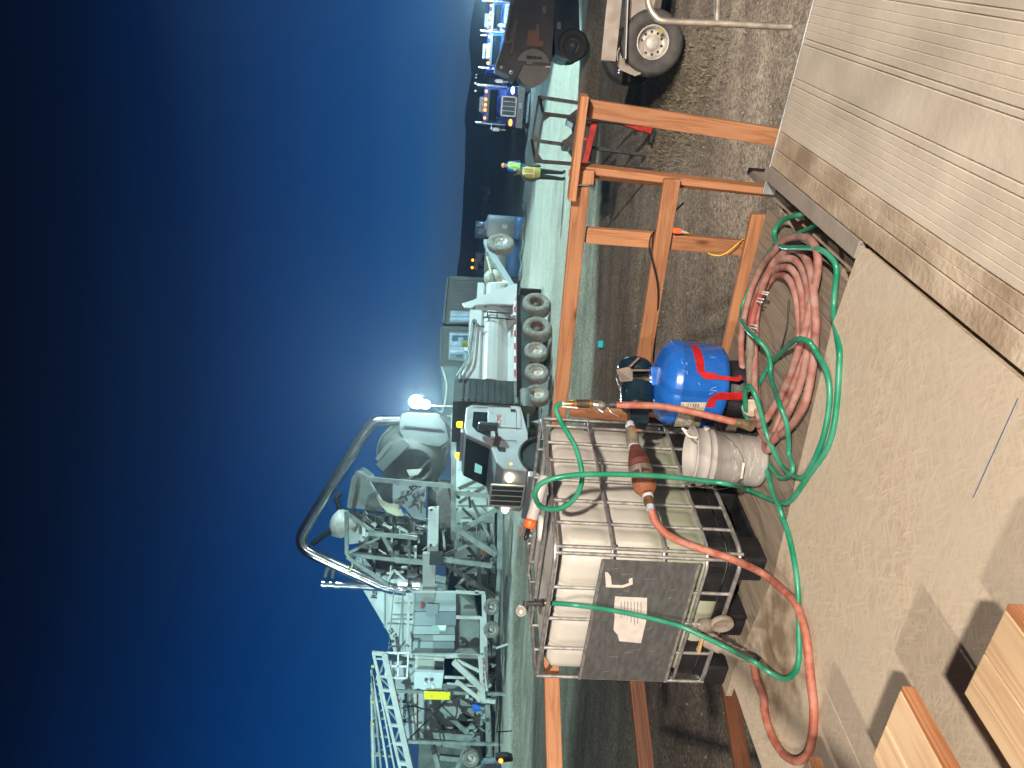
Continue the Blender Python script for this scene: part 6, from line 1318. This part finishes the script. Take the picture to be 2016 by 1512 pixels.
for nm, col_, n__, sd in (('running_gear', STEELD, 26, 31), ('running_gear', DARKM, 26, 33), ('pipework', STEELW, 16, 35)):
    m = MB(); rnd = random.Random(sd)
    for i in range(n__):
        x, y = rnd.uniform(905, 972), rnd.uniform(1255, 1375); L = rnd.uniform(5, 22); a = rnd.choice((0, 1.57, .8, -.6))
        bar(m, (x, y), (min(975, x+L*math.cos(a)), y+L*math.sin(a)), rnd.uniform(2, 7), Y=YC_+rnd.uniform(0, 1.8))
    ob(nm, m, col_, ctl)
m = MB(); m.cyl(A(930, 1392, YC_-.7), A(946, 1392, YC_-.7), .20, seg=16); 
tag(ob('blue_drum', m, mat('blue_drum', (.02, .12, .55), .4), origin=A(946, 1392, YC_-.7)), 'small bright blue drum on the plant drawbar under the yellow board', 'drum')
m = MB(); m.sphere(A(944, 1370, YC_-.8), .28, 12, 8, (1.2, .7, .7)); tag(ob('canvas_bundle', m, mat('cream_canvas', (.55, .50, .36), .8, bump=.4, bs=4)), 'cream canvas bundle next to the blue drum on the drawbar', 'bundle')
# silo with lettering
sl = thing('cement_silo', A(900, 1200, PY+2.5), 'white slanted cement silo with black lettering behind the panelled trailer', 'silo')
YS = PY+1.8; SW = mat('silo_white', (.56, .60, .60), .45, 0, var=.07, vs=.6)
m = plate(((688, 1118), (713, 1160), (766, 1250), (776, 1290), (830, 1300), (880, 1280), (880, 1160), (790, 1140)), YS, 2.6); ob('silo_shell', m, SW, sl, bevel=.08)
m = MB()
for p, q_ in (((757, 1168), (757, 1235)), ((792, 1165), (792, 1280)), ((762, 1228), (812, 1230))): bar(m, p, q_, 2.5, Y=YS-.03)
ob('shell_seam', m, mat('seam_grey', (.33, .38, .39), .5), sl)
up_ = (A(700, 1200)-A(800, 1206)).normalized(); rt = V((1, 0, 0))
text('silo_lettering', 'R', BLK, sl, A(737, 1174, YS-.04), rt, up_, px(17), .02)
text('silo_lettering', 'EX', BLK, sl, A(738.5, 1162, YS-.04), rt, up_, px(13), .02)
dS = (A(766, 1236, YS)-A(786, 1262, YS)).normalized(); uS = up_
text('silo_lettering', '12 SE', BLK, sl, A(775, 1248, YS-.04), dS, V((-dS.z, 0, dS.x)), px(11), .02)
text('silo_lettering', '3 EM', BLK, sl, A(797, 1278, YS-.04), dS, V((-dS.z, 0, dS.x)), px(8), .02) if False else None
s2 = thing('cement_silo', A(900, 1400, PY+3), 'grey rounded silo lettered concrete paving behind the conveyor truss', 'silo')
m = MB(); m.prism([A(x, y, PY+2.2) for x, y in ((765, 1300), (772, 1350), (795, 1455), (835, 1462), (838, 1300))], (0, 2, 0)); ob('silo_shell', m, mat('silo_grey', (.40, .43, .45), .5, var=.07, vs=.6), s2, bevel=.1)
text('silo_lettering', 'CONCRETE PAVING', BLK, s2, A(797, 1393, PY+2.14), rt, up_, px(8.6), .02)
text('silo_lettering', 'SPOKANE, WA', mat('faint_lettering', (.22, .25, .28), .6), s2, A(808, 1396, PY+2.14), rt, up_, px(7.2), .02)
text('silo_lettering', 'ACME', REDL, s2, A(783, 1392, PY+2.14), rt, up_, px(13), .02)
m = MB(); bar(m, (818, 1330), (818, 1460), 5, Y=PY+2.1); ob('cream_band', m, mat('cream_band', (.50, .46, .34), .6), s2)
# lower left hopper unit
hu = thing('aggregate_hopper', A(975, 1440, PY), 'grey aggregate hopper unit with diagonal struts at the left end of the plant', 'hopper')
ob('bin_plate', plate(((838, 1378), (870, 1376), (960, 1372), (955, 1420), (935, 1442), (836, 1450)), PY-.6, 2.0), mat('bin_grey', (.31, .34, .34), .6, var=.12, vs=1), hu)
ob('hopper_front', plate(((905, 1375), (940, 1395), (930, 1412), (908, 1402)), PY-.8, .1), STEEL, hu)
m = MB()
for p, q_, w in (((866, 1392), (936, 1457), 8), ((822, 1443), (945, 1452), 12), ((838, 1380), (838, 1448), 5), ((930, 1450), (953, 1512), 9), ((960, 1385), (962, 1560), 9), ((850, 1460), (868, 1530), 9), ((850, 1461), (918, 1470), 8), ((916, 1470), (893, 1530), 8), ((866, 1490), (905, 1494), 9)): bar(m, p, q_, w, Y=PY-1.4)
ob('strut_frame', m, STEEL, hu)
ob('dark_gap', plate(((905, 1408), (925, 1400), (932, 1440), (885, 1446)), PY-.7, .15), DARKM, hu)
ob('grey_back_wall', plate(((825, 1460), (935, 1462), (938, 1540), (822, 1540)), PY+1.5, 1), STEELD, hu)
m = MB(); bar(m, (872, 1428), (873, 1438), 3, Y=PY-.7); bar(m, (873, 1438), (879, 1438), 3, Y=PY-.7); ob('stencil_letter', m, BLK, hu)
wheel(hu, A(927, 1492, PY-2), (0, -1, 0), .46, .3, DUSTYR, RIMW, .56); wheel(hu, A(945, 1522, PY-2), (0, -1, 0), .46, .3, DUSTYR, RIMW, .56)
m = MB()
for pts in (((790, 1395), (812, 1390), (850, 1398), (880, 1380), (925, 1360)), ((800, 1460), (840, 1420), (880, 1380)), ((852, 1405), (868, 1430), (866, 1448), (870, 1470))): m.tube([A(x, y, PY-1.8) for x, y in pts], .035, 6, 5)
ob('hanging_cables', m, DARKM, hu)
rnd = random.Random(44); m = MB()
for i in range(22):
    x, y = rnd.uniform(915, 965), rnd.uniform(1395, 1460); a = rnd.choice((0, 1.57, .7)); L = rnd.uniform(4, 14); bar(m, (x, y), (x+L*math.cos(a), y+L*math.sin(a)), rnd.uniform(2, 7), Y=PY-rnd.uniform(.9, 1.8))
ob('gate_mechanism', m, STEEL, hu)
# conveyor truss
cvy = thing('conveyor_truss', A(780, 1400, PY-3), 'pale steel conveyor truss running off to the left above the plant', 'conveyor')
YT = PY-3
f0, f1 = (757, 1287), (812, 1530); b0_, b1_ = (735, 1285), (792, 1530)
m = MB(); bar(m, f0, f1, 10, Y=YT); bar(m, b0_, b1_, 5, Y=YT); bar(m, (733, 1285), (760, 1288), 6, Y=YT); ob('chords', m, STEELW, cvy)
rungs = [(1296, 4), (1331, 6), (1358, 7), (1391, 7), (1427, 7), (1463, 8), (1502, 9)]
def onl(p, q_, y): k = (y-p[1])/(q_[1]-p[1]); return (p[0]+(q_[0]-p[0])*k, y)
m = MB(); mid = MB()
for i, (y, w) in enumerate(rungs):
    a, b_ = onl(b0_, b1_, y), onl(f0, f1, y+2); bar(m, a, b_, w*.7, Y=YT)
    if i < len(rungs)-1: 
        y2 = rungs[i+1][0]; bar(mid, onl(b0_, b1_, y) if i % 2 else onl(f0, f1, y), onl(f0, f1, y2) if i % 2 else onl(b0_, b1_, y2), 3, Y=YT)
ob('rungs', m, STEELW, cvy); ob('lacing', mid, STEEL, cvy)
for k, (p, q_, w, Y) in enumerate((((731, 1318), (752, 1530), 4, YT+2.5), ((733, 1330), (766, 1530), 4, YT+2.5), ((731, 1344), (741, 1530), 3, YT+3.2), ((731, 1368), (736, 1530), 3.5, YT+3.6), ((731, 1420), (734, 1530), 4, YT+4), ((742, 1330), (780, 1530), 3, YT+1.8))):
    m = MB(); bar(m, p, q_, w, Y=Y); ob('rear_rail', m, STEELW if k % 2 else STEEL, cvy)
m = MB()
for y, k in ((1312, 0), (1358, 1), (1382, 2), (1425, 3)): m.cyl(A(731, y, YT+3), A(737, y, YT+3), .09, seg=8)
ob('yellow_caps', m, mat('yellow_cap', (.55, .50, .12), .6), cvy)
for y in (1345, 1378, 1412, 1448, 1486):
    m = MB(); bar(m, (734+(y-1320)*.02, y), (745+(y-1320)*.17, y+3), 4, Y=YT+2.6); bar(m, (734+(y-1320)*.02, y), (745+(y-1300)*.17, y-26), 2.5, Y=YT+2.6); ob('rear_lacing', m, STEEL, cvy)
for y in (1360, 1460):
    m = MB(); m.beam(A(onl(f0, f1, y)[0]+6, y, YT), V((A(800, y, YT).x, YT, G)), .14, .14, up=(0, 1, 0)); ob('support_leg', m, STEEL, cvy)
# ================================================================ parked vehicle at the lower left edge
pv = thing('parked_vehicle', A(1030, 1520, 24), 'roof and dark mirror of a vehicle at the far left edge, orange lamp lit', 'vehicle')
YV = 24
m = MB(); m.prism([A(x, y, YV) for x, y in ((946, 1540), (947, 1508), (953, 1499), (976, 1498), (986, 1504), (990, 1540))], (0, .3, 0)); ob('body', m, mat('vehicle_pale_blue', (.16, .24, .29), .3, var=.1), pv, bevel=.08)
m = MB(); m.prism([A(x, y, YV-.4) for x, y in ((976, 1489), (1000, 1488), (1010, 1492), (1010, 1500), (992, 1502), (976, 1499))], (0, .3, 0)); ob('mirror', m, DARKM, pv, bevel=.04)
m = MB(); m.sphere(A(986, 1498, YV-.45), .07, 8, 6); ob('lamp', m, AMBER, pv)
pl_ = thing('thin_pole', A(1010, 1442, 26), 'thin black pole with a bar standing on the bright ground at far left', 'pole')
m = MB(); m.beam(A(976, 1441, 26), A(1008, 1439, 26), .03, .03, up=(0, 1, 0)); m.beam(A(982, 1441, 26), A(984, 1489, 26), .05, .05, up=(0, 1, 0)); ob('rod', m, DARKM, pl_)
# ================================================================ night air
HAZE = D.materials.new('night_haze'); HAZE.use_nodes = True; hn = HAZE.node_tree; hn.nodes.clear()
pv_ = hn.nodes.new('ShaderNodeVolumePrincipled'); hop = hn.nodes.new('ShaderNodeOutputMaterial'); hn.links.new(pv_.outputs[0], hop.inputs['Volume'])
pv_.inputs['Color'].default_value = (.85, .92, 1, 1); pv_.inputs['Density'].default_value = .0012; pv_.inputs['Anisotropy'].default_value = .75
m = MB(); m.box((0, 232, 5.6), 580, 492, 16.6); hz = tag(ob('haze', m, HAZE, origin=(0, 232, 5.6)), kind='stuff')
